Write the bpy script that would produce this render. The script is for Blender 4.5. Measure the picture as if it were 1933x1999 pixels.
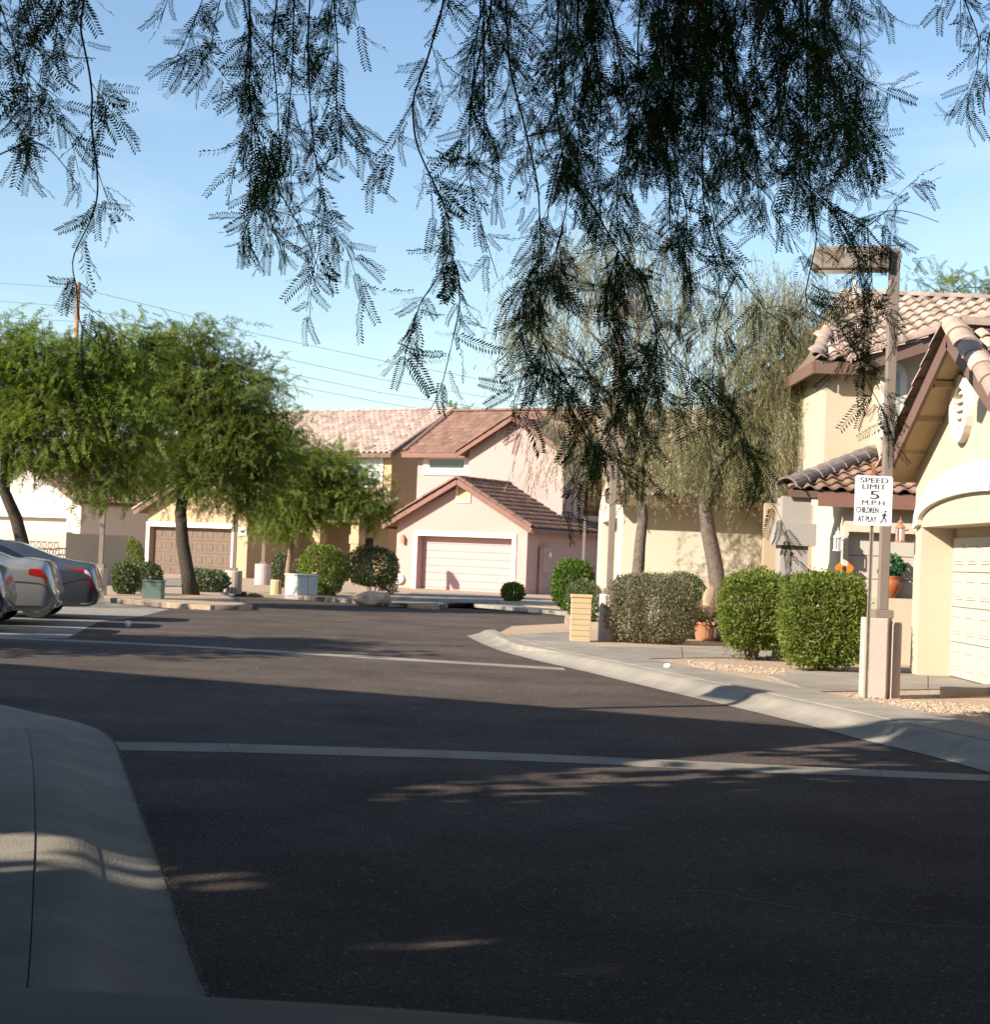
import bpy, bmesh, math, random
import numpy as np
from mathutils import Vector, Matrix
R = math.radians
random.seed(7); rng = np.random.default_rng(7)
for o in list(bpy.data.objects): bpy.data.objects.remove(o)
scene = bpy.context.scene
COL = scene.collection

# ------------------------------------------------------------------ camera
FPX, CAMH, PW, PH = 3300.0, 1.45, 1933.0, 1999.0
ROLL, HZ = R(2.35), 90.5
PIT = math.atan(HZ / FPX)
UP0 = Vector((0, -math.sin(PIT), math.cos(PIT))); FW0 = Vector((0, math.cos(PIT), math.sin(PIT))); X0 = Vector((1, 0, 0))
cr, sr = math.cos(ROLL), math.sin(ROLL)
cam_d = bpy.data.cameras.new('camera'); cam = bpy.data.objects.new('camera', cam_d); COL.objects.link(cam)
rt = X0 * cr + UP0 * sr; upv = UP0 * cr - X0 * sr
m3 = Matrix((rt, upv, -FW0)).transposed()
cam.matrix_world = Matrix.Translation((0, 0, CAMH)) @ m3.to_4x4()
cam_d.sensor_fit = 'VERTICAL'; cam_d.sensor_height = 24.0; cam_d.lens = FPX / PH * 24.0
cam_d.clip_start = 0.05; cam_d.clip_end = 3000
cam_d.dof.use_dof = True; cam_d.dof.focus_distance = 6.8; cam_d.dof.aperture_fstop = cam_d.lens / 4.4
scene.camera = cam
scene.render.resolution_x, scene.render.resolution_y = 991, 1024

# ------------------------------------------------------------------ light
SUN_EL = R(27.5); SH = Vector((math.cos(R(34)), math.sin(R(34)), 0))      # SH: the way shadows fall
world = bpy.data.worlds.new('World'); scene.world = world; world.use_nodes = True
nt = world.node_tree; bg = nt.nodes['Background']
sky = nt.nodes.new('ShaderNodeTexSky'); sky.sky_type = 'NISHITA'; sky.sun_disc = False
sky.sun_elevation = SUN_EL; sky.sun_rotation = math.atan2(-SH.x, -SH.y)
sky.air_density = 1.15; sky.dust_density = 0.3; sky.ozone_density = 2.6
tc = nt.nodes.new('ShaderNodeTexCoord'); mp = nt.nodes.new('ShaderNodeMapping'); mp.inputs['Scale'].default_value = (1.2, 1.2, 6.0)
cn = nt.nodes.new('ShaderNodeTexNoise'); cn.inputs['Scale'].default_value = 2.2; cn.inputs['Detail'].default_value = 6; cn.inputs['Distortion'].default_value = .6
cmr = nt.nodes.new('ShaderNodeMapRange'); cmr.inputs[1].default_value = .5; cmr.inputs[2].default_value = .8; cmr.inputs[4].default_value = .45
cmx = nt.nodes.new('ShaderNodeMix'); cmx.data_type = 'RGBA'; cmx.inputs['B'].default_value = (5.2, 6.0, 7.2, 1)
nt.links.new(tc.outputs['Generated'], mp.inputs[0]); nt.links.new(mp.outputs[0], cn.inputs['Vector']); nt.links.new(cn.outputs['Fac'], cmr.inputs[0]); nt.links.new(cmr.outputs[0], cmx.inputs['Factor'])
nt.links.new(sky.outputs[0], cmx.inputs['A']); nt.links.new(cmx.outputs['Result'], bg.inputs[0]); bg.inputs[1].default_value = 0.089
sd = bpy.data.lights.new('sun', 'SUN'); sd.energy = 5.0; sd.angle = R(0.5); sd.color = (1.0, 0.91, 0.78)
sun = bpy.data.objects.new('sun', sd); COL.objects.link(sun)
sun.rotation_euler = Vector((SH.x * math.cos(SUN_EL), SH.y * math.cos(SUN_EL), -math.sin(SUN_EL))).to_track_quat('-Z', 'Y').to_euler()
sun.location = (-20, -10, 20)
vs = scene.view_settings; vs.view_transform = 'Standard'; vs.look = 'None'; vs.gamma = 1; vs.exposure = 1.12; vs.use_curve_mapping = False

# ------------------------------------------------------------------ pixels to places
def ray(px, py):
    u, v = px - PW / 2, py - PH / 2
    u2, v2 = u * cr + v * sr, -u * sr + v * cr
    return X0 * u2 + FW0 * FPX - UP0 * v2
def G(px, py, z=0.0):
    d = ray(px, py); t = (z - CAMH) / d.z
    return Vector((d.x * t, d.y * t, z))
def P(px, py, Y):
    d = ray(px, py); t = Y / d.y
    return Vector((d.x * t, Y, CAMH + d.z * t))
c2 = lambda x, y: (x * .2111, 850 + y * .2111)
c3 = lambda x, y: (350 + x * .23747, 750 + y * .23747)
c4 = lambda x, y: (700 + x * .26385, 750 + y * .26385)
c5 = lambda x, y: (1100 + x * .23747, 850 + y * .23747)
c6 = lambda x, y: (1480 + x * .25507, 900 + y * .2551)
c7 = lambda x, y: (1480 + x * .25507, 430 + y * .2551)

# ------------------------------------------------------------------ materials
def nod(n, t, **k):
    x = n.nodes.new(t)
    for a, b in k.items(): setattr(x, a, b)
    return x
def mat(name, col, rough=.85, var=.12, vs_=1.5, bump=0., bs=40., spec=.3, metal=0., isl=0., grime=0., detail=6):
    m = bpy.data.materials.new(name); m.use_nodes = True; n = m.node_tree; b = n.nodes['Principled BSDF']
    b.inputs['Roughness'].default_value = rough; b.inputs['Specular IOR Level'].default_value = spec; b.inputs['Metallic'].default_value = metal
    geo = nod(n, 'ShaderNodeNewGeometry')
    nz = nod(n, 'ShaderNodeTexNoise'); nz.inputs['Scale'].default_value = vs_; nz.inputs['Detail'].default_value = detail; nz.inputs['Roughness'].default_value = .6
    n.links.new(geo.outputs['Position'], nz.inputs['Vector'])
    mx = nod(n, 'ShaderNodeMix', data_type='RGBA')
    mx.inputs['A'].default_value = (*[c * (1 - var) for c in col], 1); mx.inputs['B'].default_value = (*[min(1, c * (1 + var)) for c in col], 1)
    mr = nod(n, 'ShaderNodeMapRange'); mr.inputs[1].default_value = .3; mr.inputs[2].default_value = .7
    n.links.new(nz.outputs['Fac'], mr.inputs[0]); n.links.new(mr.outputs[0], mx.inputs['Factor'])
    out = mx.outputs['Result']
    if isl:
        oi = nod(n, 'ShaderNodeObjectInfo'); ad = nod(n, 'ShaderNodeMath', operation='ADD'); fr = nod(n, 'ShaderNodeMath', operation='FRACT')
        n.links.new(oi.outputs['Random'], ad.inputs[0]); n.links.new(geo.outputs['Random Per Island'], ad.inputs[1]); n.links.new(ad.outputs[0], fr.inputs[0])
        m2 = nod(n, 'ShaderNodeMapRange'); m2.inputs[3].default_value = 1 - isl; m2.inputs[4].default_value = 1 + isl
        n.links.new(fr.outputs[0], m2.inputs[0])
        mm = nod(n, 'ShaderNodeVectorMath', operation='SCALE'); n.links.new(out, mm.inputs[0]); n.links.new(m2.outputs[0], mm.inputs['Scale']); out = mm.outputs[0]
    if grime:
        g2 = nod(n, 'ShaderNodeTexNoise'); g2.inputs['Scale'].default_value = .45; g2.inputs['Detail'].default_value = 9; g2.inputs['Roughness'].default_value = .7
        n.links.new(geo.outputs['Position'], g2.inputs['Vector'])
        gr = nod(n, 'ShaderNodeMapRange'); gr.inputs[1].default_value = .42; gr.inputs[2].default_value = .68; gr.inputs[3].default_value = 1; gr.inputs[4].default_value = 1 - grime
        n.links.new(g2.outputs['Fac'], gr.inputs[0])
        gm = nod(n, 'ShaderNodeVectorMath', operation='SCALE'); n.links.new(out, gm.inputs[0]); n.links.new(gr.outputs[0], gm.inputs['Scale']); out = gm.outputs[0]
    n.links.new(out, b.inputs['Base Color'])
    if bump:
        bn = nod(n, 'ShaderNodeTexNoise'); bn.inputs['Scale'].default_value = bs; bn.inputs['Detail'].default_value = 5
        n.links.new(geo.outputs['Position'], bn.inputs['Vector'])
        bp = nod(n, 'ShaderNodeBump'); bp.inputs['Strength'].default_value = bump; bp.inputs['Distance'].default_value = .02
        n.links.new(bn.outputs['Fac'], bp.inputs['Height']); n.links.new(bp.outputs[0], b.inputs['Normal'])
    return m
def leafmat(name, col, tr=.35, var=.35, col2=None):
    m = bpy.data.materials.new(name); m.use_nodes = True; n = m.node_tree; n.nodes.remove(n.nodes['Principled BSDF'])
    outn = n.nodes['Material Output']; geo = nod(n, 'ShaderNodeNewGeometry')
    mx = nod(n, 'ShaderNodeMix', data_type='RGBA'); c2_ = col2 or tuple(c * (1 + var) for c in col)
    mx.inputs['A'].default_value = (*[c * (1 - var) for c in col], 1); mx.inputs['B'].default_value = (*c2_, 1)
    n.links.new(geo.outputs['Random Per Island'], mx.inputs['Factor'])
    d = nod(n, 'ShaderNodeBsdfPrincipled'); d.inputs['Roughness'].default_value = .6; d.inputs['Specular IOR Level'].default_value = .25
    t = nod(n, 'ShaderNodeBsdfTranslucent'); ms = nod(n, 'ShaderNodeMixShader'); ms.inputs[0].default_value = tr
    n.links.new(mx.outputs['Result'], d.inputs['Base Color'])
    sc = nod(n, 'ShaderNodeVectorMath', operation='MULTIPLY'); sc.inputs[1].default_value = (1.25, 1.35, .6)
    n.links.new(mx.outputs['Result'], sc.inputs[0]); n.links.new(sc.outputs[0], t.inputs['Color'])
    n.links.new(d.outputs[0], ms.inputs[1]); n.links.new(t.outputs[0], ms.inputs[2]); n.links.new(ms.outputs[0], outn.inputs['Surface'])
    return m
def glassmat(name, col, rough=.08):
    m = mat(name, col, rough=rough, var=.1, spec=.6); return m
M = {}
def asphalt():
    m = mat('asphalt', (.098, .078, .067), rough=.9, var=.22, vs_=.8, bump=.5, bs=160, spec=.04, grime=.3, detail=8)
    n = m.node_tree; b = n.nodes['Principled BSDF']; geo = nod(n, 'ShaderNodeNewGeometry')
    old = b.inputs['Base Color'].links[0].from_socket
    vz = nod(n, 'ShaderNodeTexVoronoi'); vz.inputs['Scale'].default_value = 130; n.links.new(geo.outputs['Position'], vz.inputs['Vector'])
    mr = nod(n, 'ShaderNodeMapRange'); mr.inputs[3].default_value = .55; mr.inputs[4].default_value = 1.55
    sp = nod(n, 'ShaderNodeSeparateColor'); n.links.new(vz.outputs['Color'], sp.inputs[0]); n.links.new(sp.outputs[0], mr.inputs[0])
    ml = nod(n, 'ShaderNodeVectorMath', operation='SCALE'); n.links.new(old, ml.inputs[0]); n.links.new(mr.outputs[0], ml.inputs['Scale'])
    # sparse pale aggregate
    v2 = nod(n, 'ShaderNodeTexVoronoi'); v2.inputs['Scale'].default_value = 95; n.links.new(geo.outputs['Position'], v2.inputs['Vector'])
    s2 = nod(n, 'ShaderNodeSeparateColor'); n.links.new(v2.outputs['Color'], s2.inputs[0])
    gt = nod(n, 'ShaderNodeMath', operation='GREATER_THAN'); gt.inputs[1].default_value = 0.988; n.links.new(s2.outputs[1], gt.inputs[0])
    mx = nod(n, 'ShaderNodeMix', data_type='RGBA'); mx.inputs['B'].default_value = (.26, .23, .2, 1)
    n.links.new(gt.outputs[0], mx.inputs['Factor']); n.links.new(ml.outputs[0], mx.inputs['A']); n.links.new(mx.outputs['Result'], b.inputs['Base Color'])
    return m
M['asphalt'] = asphalt()
M['concrete'] = mat('concrete', (.275, .245, .205), var=.16, vs_=2.2, bump=.3, bs=70, grime=.28, isl=.06, spec=.08)
M['joint'] = mat('joint_base', (.24, .21, .18), var=.2, vs_=6)
M['gravel'] = mat('gravel', (.40, .29, .20), var=.35, vs_=22, bump=.9, bs=45, detail=10)
M['pebble'] = mat('pebble', (.42, .31, .22), var=.25, vs_=9, isl=.4)
M['desert'] = mat('desert_soil', (.36, .27, .19), var=.25, vs_=.6, bump=.4, bs=12)
def stucco(k, c, g=.1): M[k] = mat('stucco_' + k, c, rough=.95, var=.05, vs_=.9, bump=.35, bs=55, spec=.15, grime=g)
stucco('pink', (.46, .30, .265)); stucco('cream', (.50, .425, .315)); stucco('tan', (.41, .30, .185)); stucco('white', (.60, .535, .475)); stucco('cream2', (.55, .49, .385))
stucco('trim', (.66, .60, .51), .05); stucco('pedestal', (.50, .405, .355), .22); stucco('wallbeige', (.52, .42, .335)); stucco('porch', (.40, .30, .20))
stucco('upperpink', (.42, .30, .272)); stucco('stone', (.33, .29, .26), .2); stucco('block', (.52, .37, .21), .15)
M['brown_door'] = mat('brown_door', (.14, .097, .07), rough=.6, var=.06)
M['pink_door'] = mat('pink_door', (.45, .295, .28), rough=.6, var=.04)
M['white_door'] = mat('white_door', (.48, .425, .36), rough=.55, var=.03)
M['tile_tan'] = mat('roof_tile_tan', (.37, .275, .22), var=.2, vs_=5, isl=.33, rough=.9)
M['tile_pink'] = mat('roof_tile_rose', (.33, .245, .21), var=.2, vs_=4, isl=.25, rough=.9)
M['tile_brown'] = mat('roof_tile_brown', (.17, .098, .074), var=.18, vs_=4, isl=.22, rough=.9)
M['tile_red'] = mat('roof_tile_red', (.24, .145, .105), var=.2, vs_=4, isl=.25, rough=.9)
M['tile_dark'] = mat('roof_tile_weathered', (.20, .165, .145), var=.4, vs_=9, isl=.3, rough=.95)
M['fascia'] = mat('fascia', (.15, .09, .07), rough=.7, var=.1)
M['fascia_pink'] = mat('fascia_rust', (.2, .10, .075), rough=.7, var=.1)
M['soffit'] = mat('soffit', (.40, .29, .17), rough=.9, var=.08)
M['deck'] = mat('roof_deck', (.17, .12, .09), var=.1)
M['pole'] = mat('pole_paint', (.20, .16, .13), rough=.5, var=.08, vs_=4, spec=.4)
M['galv'] = mat('galvanised', (.45, .41, .34), rough=.45, var=.2, vs_=9, metal=.5)
M['rust'] = mat('rust', (.30, .12, .05), rough=.9, var=.3, vs_=20)
M['signwhite'] = mat('sign_white', (.82, .82, .84), rough=.4, var=.02)
M['ink'] = mat('sign_ink', (.045, .045, .055), rough=.6, var=.02)
M['black'] = mat('black_matte', (.02, .02, .022), rough=.7, var=.1)
M['terracotta'] = mat('terracotta', (.36, .10, .04), rough=.35, var=.2, vs_=8, spec=.5)
M['copper'] = mat('copper_lantern', (.36, .16, .09), rough=.5, var=.15)
M['wlamp'] = mat('white_lantern', (.7, .7, .68), rough=.5, var=.05)
M['glass'] = glassmat('window_glass', (.02, .035, .035)); M['glassp'] = glassmat('curtained_glass', (.28, .33, .31), .15)
M['bark'] = mat('bark', (.05, .038, .03), rough=.95, var=.4, vs_=14, bump=.9, bs=22)
M['bark_grey'] = mat('bark_grey', (.125, .098, .08), rough=.95, var=.35, vs_=12, bump=.9, bs=25)
M['twig'] = mat('twig', (.05, .036, .026), rough=.9, var=.3, vs_=20)
M['twig_pale'] = mat('twig_pale', (.22, .15, .1), rough=.9, var=.3, vs_=20)
M['stem'] = mat('shrub_stem', (.16, .115, .08), rough=.95, var=.3, vs_=20)
M['mesq_near'] = leafmat('mesquite_leaf_near', (.05, .085, .026), .4, .5)
M['mesq'] = leafmat('mesquite_leaf', (.105, .135, .026), .42, .5)
M['mesq2'] = leafmat('mesquite_leaf_fresh', (.145, .185, .035), .46, .5)
M['pepper'] = leafmat('willowy_leaf', (.225, .235, .135), .45, .4, (.38, .345, .23))
M['bush'] = leafmat('bush_leaf', (.10, .16, .022), .35, .4)
M['bush_y'] = leafmat('hedge_leaf', (.155, .19, .04), .42, .5)
M['bush_g'] = leafmat('sage_leaf', (.165, .155, .095), .28, .45)
M['bush_d'] = leafmat('grey_green_leaf', (.10, .125, .06), .25, .35)
M['plant'] = leafmat('pot_plant_leaf', (.03, .10, .04), .3, .4)
M['dry'] = leafmat('dry_succulent', (.22, .16, .09), .2, .4)
M['wood'] = mat('pole_wood', (.34, .19, .10), rough=.9, var=.25, vs_=6)
M['wire'] = mat('wire', (.10, .10, .11), rough=.6, var=.05)
M['box_grey'] = mat('utility_paint', (.50, .52, .50), rough=.5, var=.06, grime=.15)
M['box_green'] = mat('utility_green', (.09, .13, .11), rough=.5, var=.08)
M['rock'] = mat('boulder', (.42, .31, .22), rough=.95, var=.3, vs_=4, bump=.8, bs=9)
M['iron'] = mat('wrought_iron', (.10, .07, .05), rough=.6, var=.1)
M['litter'] = mat('litter_paper', (.75, .76, .82), rough=.6, var=.05)
M['orange'] = mat('orange_paint', (.75, .17, .02), rough=.5, var=.1)
def paint(k, c): 
    m = mat('car_paint_' + k, c, rough=.32, var=.03, spec=.5, metal=.35); m.node_tree.nodes['Principled BSDF'].inputs['Coat Weight'].default_value = .8
    m.node_tree.nodes['Principled BSDF'].inputs['Coat Roughness'].default_value = .06; M[k] = m
paint('car_grey', (.055, .06, .072)); paint('car_silver', (.24, .23, .215)); paint('car_blue', (.015, .03, .075)); paint('car_green', (.016, .023, .023)); M['car_green'].node_tree.nodes['Principled BSDF'].inputs['Coat Weight'].default_value = 0; M['car_green'].node_tree.nodes['Principled BSDF'].inputs['Specular IOR Level'].default_value = .15; M['car_green'].node_tree.nodes['Principled BSDF'].inputs['Metallic'].default_value = 0; M['car_green'].node_tree.nodes['Principled BSDF'].inputs['Roughness'].default_value = .6
M['red_lens'] = mat('red_lens', (.26, .01, .009), rough=.15, var=.15, vs_=30, spec=.6); M['clear_lens'] = mat('clear_lens', (.55, .5, .5), rough=.15, var=.1, spec=.6)
M['tyre'] = mat('tyre', (.02, .02, .02), rough=.85, var=.1); M['rim'] = mat('rim', (.35, .36, .38), rough=.3, metal=.8, var=.05)
M['carglass'] = glassmat('car_glass', (.012, .014, .018), .05); M['chrome'] = mat('chrome', (.6, .6, .6), rough=.15, metal=1, var=.02)

# ------------------------------------------------------------------ builders
def tag(o, label=None, cat=None, group=None, kind=None):
    if label: o['label'] = label
    if cat: o['category'] = cat
    if group: o['group'] = group
    if kind: o['kind'] = kind
    return o
def thing(name, label, cat, loc=(0, 0, 0), group=None):
    o = bpy.data.objects.new(name, None); COL.objects.link(o); o.location = loc; o.empty_display_size = .2
    return tag(o, label, cat, group)
def wloc(p):
    v = Vector((0, 0, 0))
    while p is not None: v = v + p.location if p.type == 'EMPTY' else v; p = p.parent
    return v
def adopt(o, parent):
    if parent is not None:
        o.parent = parent
        if parent.type == 'EMPTY': o.matrix_parent_inverse = Matrix.Translation(-wloc(parent))
    return o
def link(name, me, m, parent=None, smooth=False):
    if m is not None:
        me.materials.clear(); me.materials.append(m)
    if smooth: me.polygons.foreach_set('use_smooth', [True] * len(me.polygons))
    o = bpy.data.objects.new(name, me); COL.objects.link(o)
    return adopt(o, parent)
def np_obj(name, V, Fq, m, parent=None, smooth=False):
    me = bpy.data.meshes.new(name); V = np.asarray(V, np.float32); Fq = np.asarray(Fq, np.int32); k = Fq.shape[1]
    me.vertices.add(len(V)); me.vertices.foreach_set('co', V.ravel())
    me.loops.add(Fq.size); me.loops.foreach_set('vertex_index', Fq.ravel())
    me.polygons.add(len(Fq)); me.polygons.foreach_set('loop_start', np.arange(len(Fq), dtype=np.int32) * k)
    me.update(calc_edges=True)
    return link(name, me, m, parent, smooth)
def inst(T, Fq, Ms, Os):
    T = np.asarray(T); Fq = np.asarray(Fq); V = np.einsum('mij,nj->mni', Ms, T) + Os[:, None, :]
    F = Fq[None] + (np.arange(len(Os)) * len(T))[:, None, None]
    return V.reshape(-1, 3), F.reshape(-1, Fq.shape[1])
def merge(parts):
    Vs, Fs, n = [], [], 0
    for V, F in parts: Vs.append(V); Fs.append(F + n); n += len(V)
    return np.concatenate(Vs), np.concatenate(Fs)
def unit(a): return a / np.maximum(np.linalg.norm(a, axis=-1, keepdims=True), 1e-9)
def bases(D, roll=None, up=(0, 0, 1)):
    D = unit(D); U = np.broadcast_to(np.array(up, float), D.shape)
    S = np.cross(U, D); bad = np.linalg.norm(S, axis=1) < 1e-3; S[bad] = (1, 0, 0); S = unit(S); N = np.cross(D, S)
    if roll is not None:
        c, s = np.cos(roll)[:, None], np.sin(roll)[:, None]; S, N = S * c + N * s, N * c - S * s
    return np.stack([D, S, N], axis=2)
class Fr:
    """upright wall frame: s along, n outward, h up"""
    def __init__(f, o, S, n=None):
        f.o = Vector(o); f.S = Vector(S).normalized(); f.U = Vector((0, 0, 1)); f.N = Vector((f.S.y, -f.S.x, 0))
    def p(f, s, n, h): return f.o + f.S * s + f.N * n + f.U * h
    def hit(f, px, py, n=0.):
        d = ray(px, py); o = f.o + f.N * n; c = Vector((0, 0, CAMH)); t = (o - c).dot(f.N) / d.dot(f.N); q = c + d * t - f.o
        return q.dot(f.S), q.z - f.o.z
WF = Fr((0, 0, 0), (1, 0, 0))
WF.N = Vector((0, 1, 0))
class MB:
    def __init__(b, fr=WF): b.f = fr; b.V = []; b.F = []
    def add(b, vs_, fs):
        n = len(b.V); b.V += [tuple(v) for v in vs_]; b.F += [tuple(i + n for i in f) for f in fs]; return b
    def box(b, s0, s1, n0, n1, h0, h1):
        p = b.f.p; v = [p(s, n, h) for h in (h0, h1) for n in (n0, n1) for s in (s0, s1)]
        return b.add(v, [(0, 1, 3, 2), (4, 6, 7, 5), (0, 4, 5, 1), (2, 3, 7, 6), (0, 2, 6, 4), (1, 5, 7, 3)])
    def prism(b, poly, n0, n1):
        k = len(poly); v = [b.f.p(s, n0, h) for s, h in poly] + [b.f.p(s, n1, h) for s, h in poly]
        return b.add(v, [tuple(range(k)), tuple(range(2 * k - 1, k - 1, -1))] + [(i, i + k, (i + 1) % k + k, (i + 1) % k) for i in range(k)])
    def slab(b, pts, t):
        """polygon of world points given thickness along its normal (downwards)"""
        pts = [Vector(q) for q in pts]; n = (pts[1] - pts[0]).cross(pts[2] - pts[0]).normalized()
        if n.z < 0: n = -n
        k = len(pts); v = pts + [q - n * t for q in pts]
        return b.add(v, [tuple(range(k)), tuple(range(2 * k - 1, k - 1, -1))] + [(i, (i + 1) % k, (i + 1) % k + k, i + k) for i in range(k)])
    def beam(b, a, c, w, h):
        a, c = Vector(a), Vector(c); d = (c - a).normalized(); s = d.cross(Vector((0, 0, 1)))
        s = s.normalized() if s.length > 1e-4 else Vector((1, 0, 0)); u = s.cross(d)
        v = [q + s * x * w / 2 + u * y * h / 2 for q in (a, c) for x, y in ((-1, -1), (1, -1), (1, 1), (-1, 1))]
        return b.add(v, [(3, 2, 1, 0), (4, 5, 6, 7)] + [(i, (i + 1) % 4, (i + 1) % 4 + 4, i + 4) for i in range(4)])
    def tube(b, pts, rad, seg=7, cap=True):
        pts = [Vector(q) for q in pts]; k = len(pts)
        if not hasattr(rad, '__len__'): rad = [rad] * k
        vs_ = []; ref = Vector((.3, .5, .81))
        for i, q in enumerate(pts):
            d = (pts[min(i + 1, k - 1)] - pts[max(i - 1, 0)]).normalized()
            s = d.cross(ref); s = s.normalized() if s.length > .05 else d.orthogonal().normalized(); u = d.cross(s)
            vs_ += [q + (s * math.cos(6.2832 * j / seg) + u * math.sin(6.2832 * j / seg)) * rad[i] for j in range(seg)]
        fs = [(i * seg + j, i * seg + (j + 1) % seg, (i + 1) * seg + (j + 1) % seg, (i + 1) * seg + j) for i in range(k - 1) for j in range(seg)]
        if cap: fs += [tuple(range(seg - 1, -1, -1)), tuple(range((k - 1) * seg, k * seg))]
        return b.add(vs_, fs)
    def lathe(b, c, prof, seg=20):
        c = Vector(c); vs_ = [c + Vector((r * math.cos(6.2832 * j / seg), r * math.sin(6.2832 * j / seg), z)) for r, z in prof for j in range(seg)]
        k = len(prof); fs = [(i * seg + j, i * seg + (j + 1) % seg, (i + 1) * seg + (j + 1) % seg, (i + 1) * seg + j) for i in range(k - 1) for j in range(seg)]
        fs += [tuple(range(seg - 1, -1, -1)), tuple(range((k - 1) * seg, k * seg))]
        return b.add(vs_, fs)
    def build(b, name, m, parent=None, smooth=False, bevel=0.):
        me = bpy.data.meshes.new(name); me.from_pydata(b.V, [], b.F)
        bm = bmesh.new(); bm.from_mesh(me); bmesh.ops.recalc_face_normals(bm, faces=bm.faces)
        if bevel: bmesh.ops.bevel(bm, geom=list(bm.edges), offset=bevel, segments=2, profile=.5, affect='EDGES', clamp_overlap=True)
        bm.to_mesh(me); bm.free(); me.update()
        return link(name, me, m, parent, smooth)
def put(me, name, m, parent, Mw):
    o = bpy.data.objects.new(name, me); COL.objects.link(o)
    if m is not None and len(me.materials) == 0: me.materials.append(m)
    adopt(o, parent); o.matrix_basis = Mw; return o

# roof tiles -----------------------------------------------------------
def tile_template(tw, tl, amp, lift, n=6, flat=False):
    V = []; us = [i / n for i in range(n + 1)]
    prof = [amp * (max(0, math.sin(math.pi * min(1, u / .62))) if u < .62 else -.25 * math.sin(math.pi * (u - .62) / .38)) for u in us]
    if flat: prof = [amp * abs(math.sin(math.pi * u)) ** .5 * .4 for u in us]
    for row, (y, dz) in enumerate(((0, lift - .022), (0, lift), (tl * 1.12, 0.))):
        V += [(u * tw * 1.02, y, z + dz) for u, z in zip(us, prof)]
    F = [(r * (n + 1) + i, r * (n + 1) + i + 1, (r + 1) * (n + 1) + i + 1, (r + 1) * (n + 1) + i) for r in range(2) for i in range(n)]
    return np.array(V), np.array(F)
def tile_slope(parent, P0, E, Q, L, Wd, tw, tl, m, single=False, keep=None, amp=.055, lift=.05, name='roof_tile', flat=False, jit=.008):
    E, Q = Vector(E).normalized(), Vector(Q).normalized(); N = E.cross(Q)
    if N.z < 0: N = -N
    nx, ny = max(1, int(round(L / tw))), max(1, int(round(Wd / tl))); tw, tl = L / nx, Wd / ny
    T, F = tile_template(tw, tl, amp, lift, flat=flat); spots = []
    for j in range(ny):
        for i in range(nx):
            if keep and not keep((i + .5) / nx, (j + .5) / ny): continue
            spots.append(Vector(P0) + E * (i * tw) + Q * (j * tl - .03) + N * (.012 + random.uniform(0, jit)))
    B = Matrix((E, Q, N)).transposed()
    if single:
        me = bpy.data.meshes.new(name); me.from_pydata(T.tolist(), [], F.tolist()); me.update(); me.materials.append(m)
        for s in spots: put(me, name, m, parent, Matrix.Translation(s) @ B.to_4x4())
    else:
        Ms = np.repeat(np.array(B)[None], len(spots), 0); V, Fq = inst(T, F, Ms, np.array([tuple(s) for s in spots]))
        tag(np_obj('tile_field', V, Fq, m, parent), kind='stuff')
def barrels(parent, a, c, r, step, m, name='ridge_tile'):
    a, c = Vector(a), Vector(c); d = c - a; n = max(1, int(round(d.length / step))); d.normalize(); l = (c - a).length / n
    s = d.cross(Vector((0, 0, 1))).normalized(); u = s.cross(d)
    V = []; k = 8
    for y, rr in ((0, r * 1.1), (l * 1.1, r * .92)):
        V += [(rr * math.cos(math.pi * j / k), y, rr * .8 * math.sin(math.pi * j / k)) for j in range(k + 1)]
    for y, rr in ((0, r * .95),): V += [(rr * math.cos(math.pi * j / k), y, rr * .8 * math.sin(math.pi * j / k)) for j in range(k + 1)]
    F = [(i, i + 1, k + 2 + i, k + 1 + i) for i in range(k)] + [(i, 2 * k + 2 + i, 2 * k + 3 + i, i + 1) for i in range(k)]
    me = bpy.data.meshes.new(name); me.from_pydata(V, [], F); me.update(); me.materials.append(m)
    B = Matrix((s, d, u)).transposed().to_4x4()
    for i in range(n): put(me, name, m, parent, Matrix.Translation(a + d * (i * l) + u * random.uniform(0, .01)) @ B)
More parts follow.
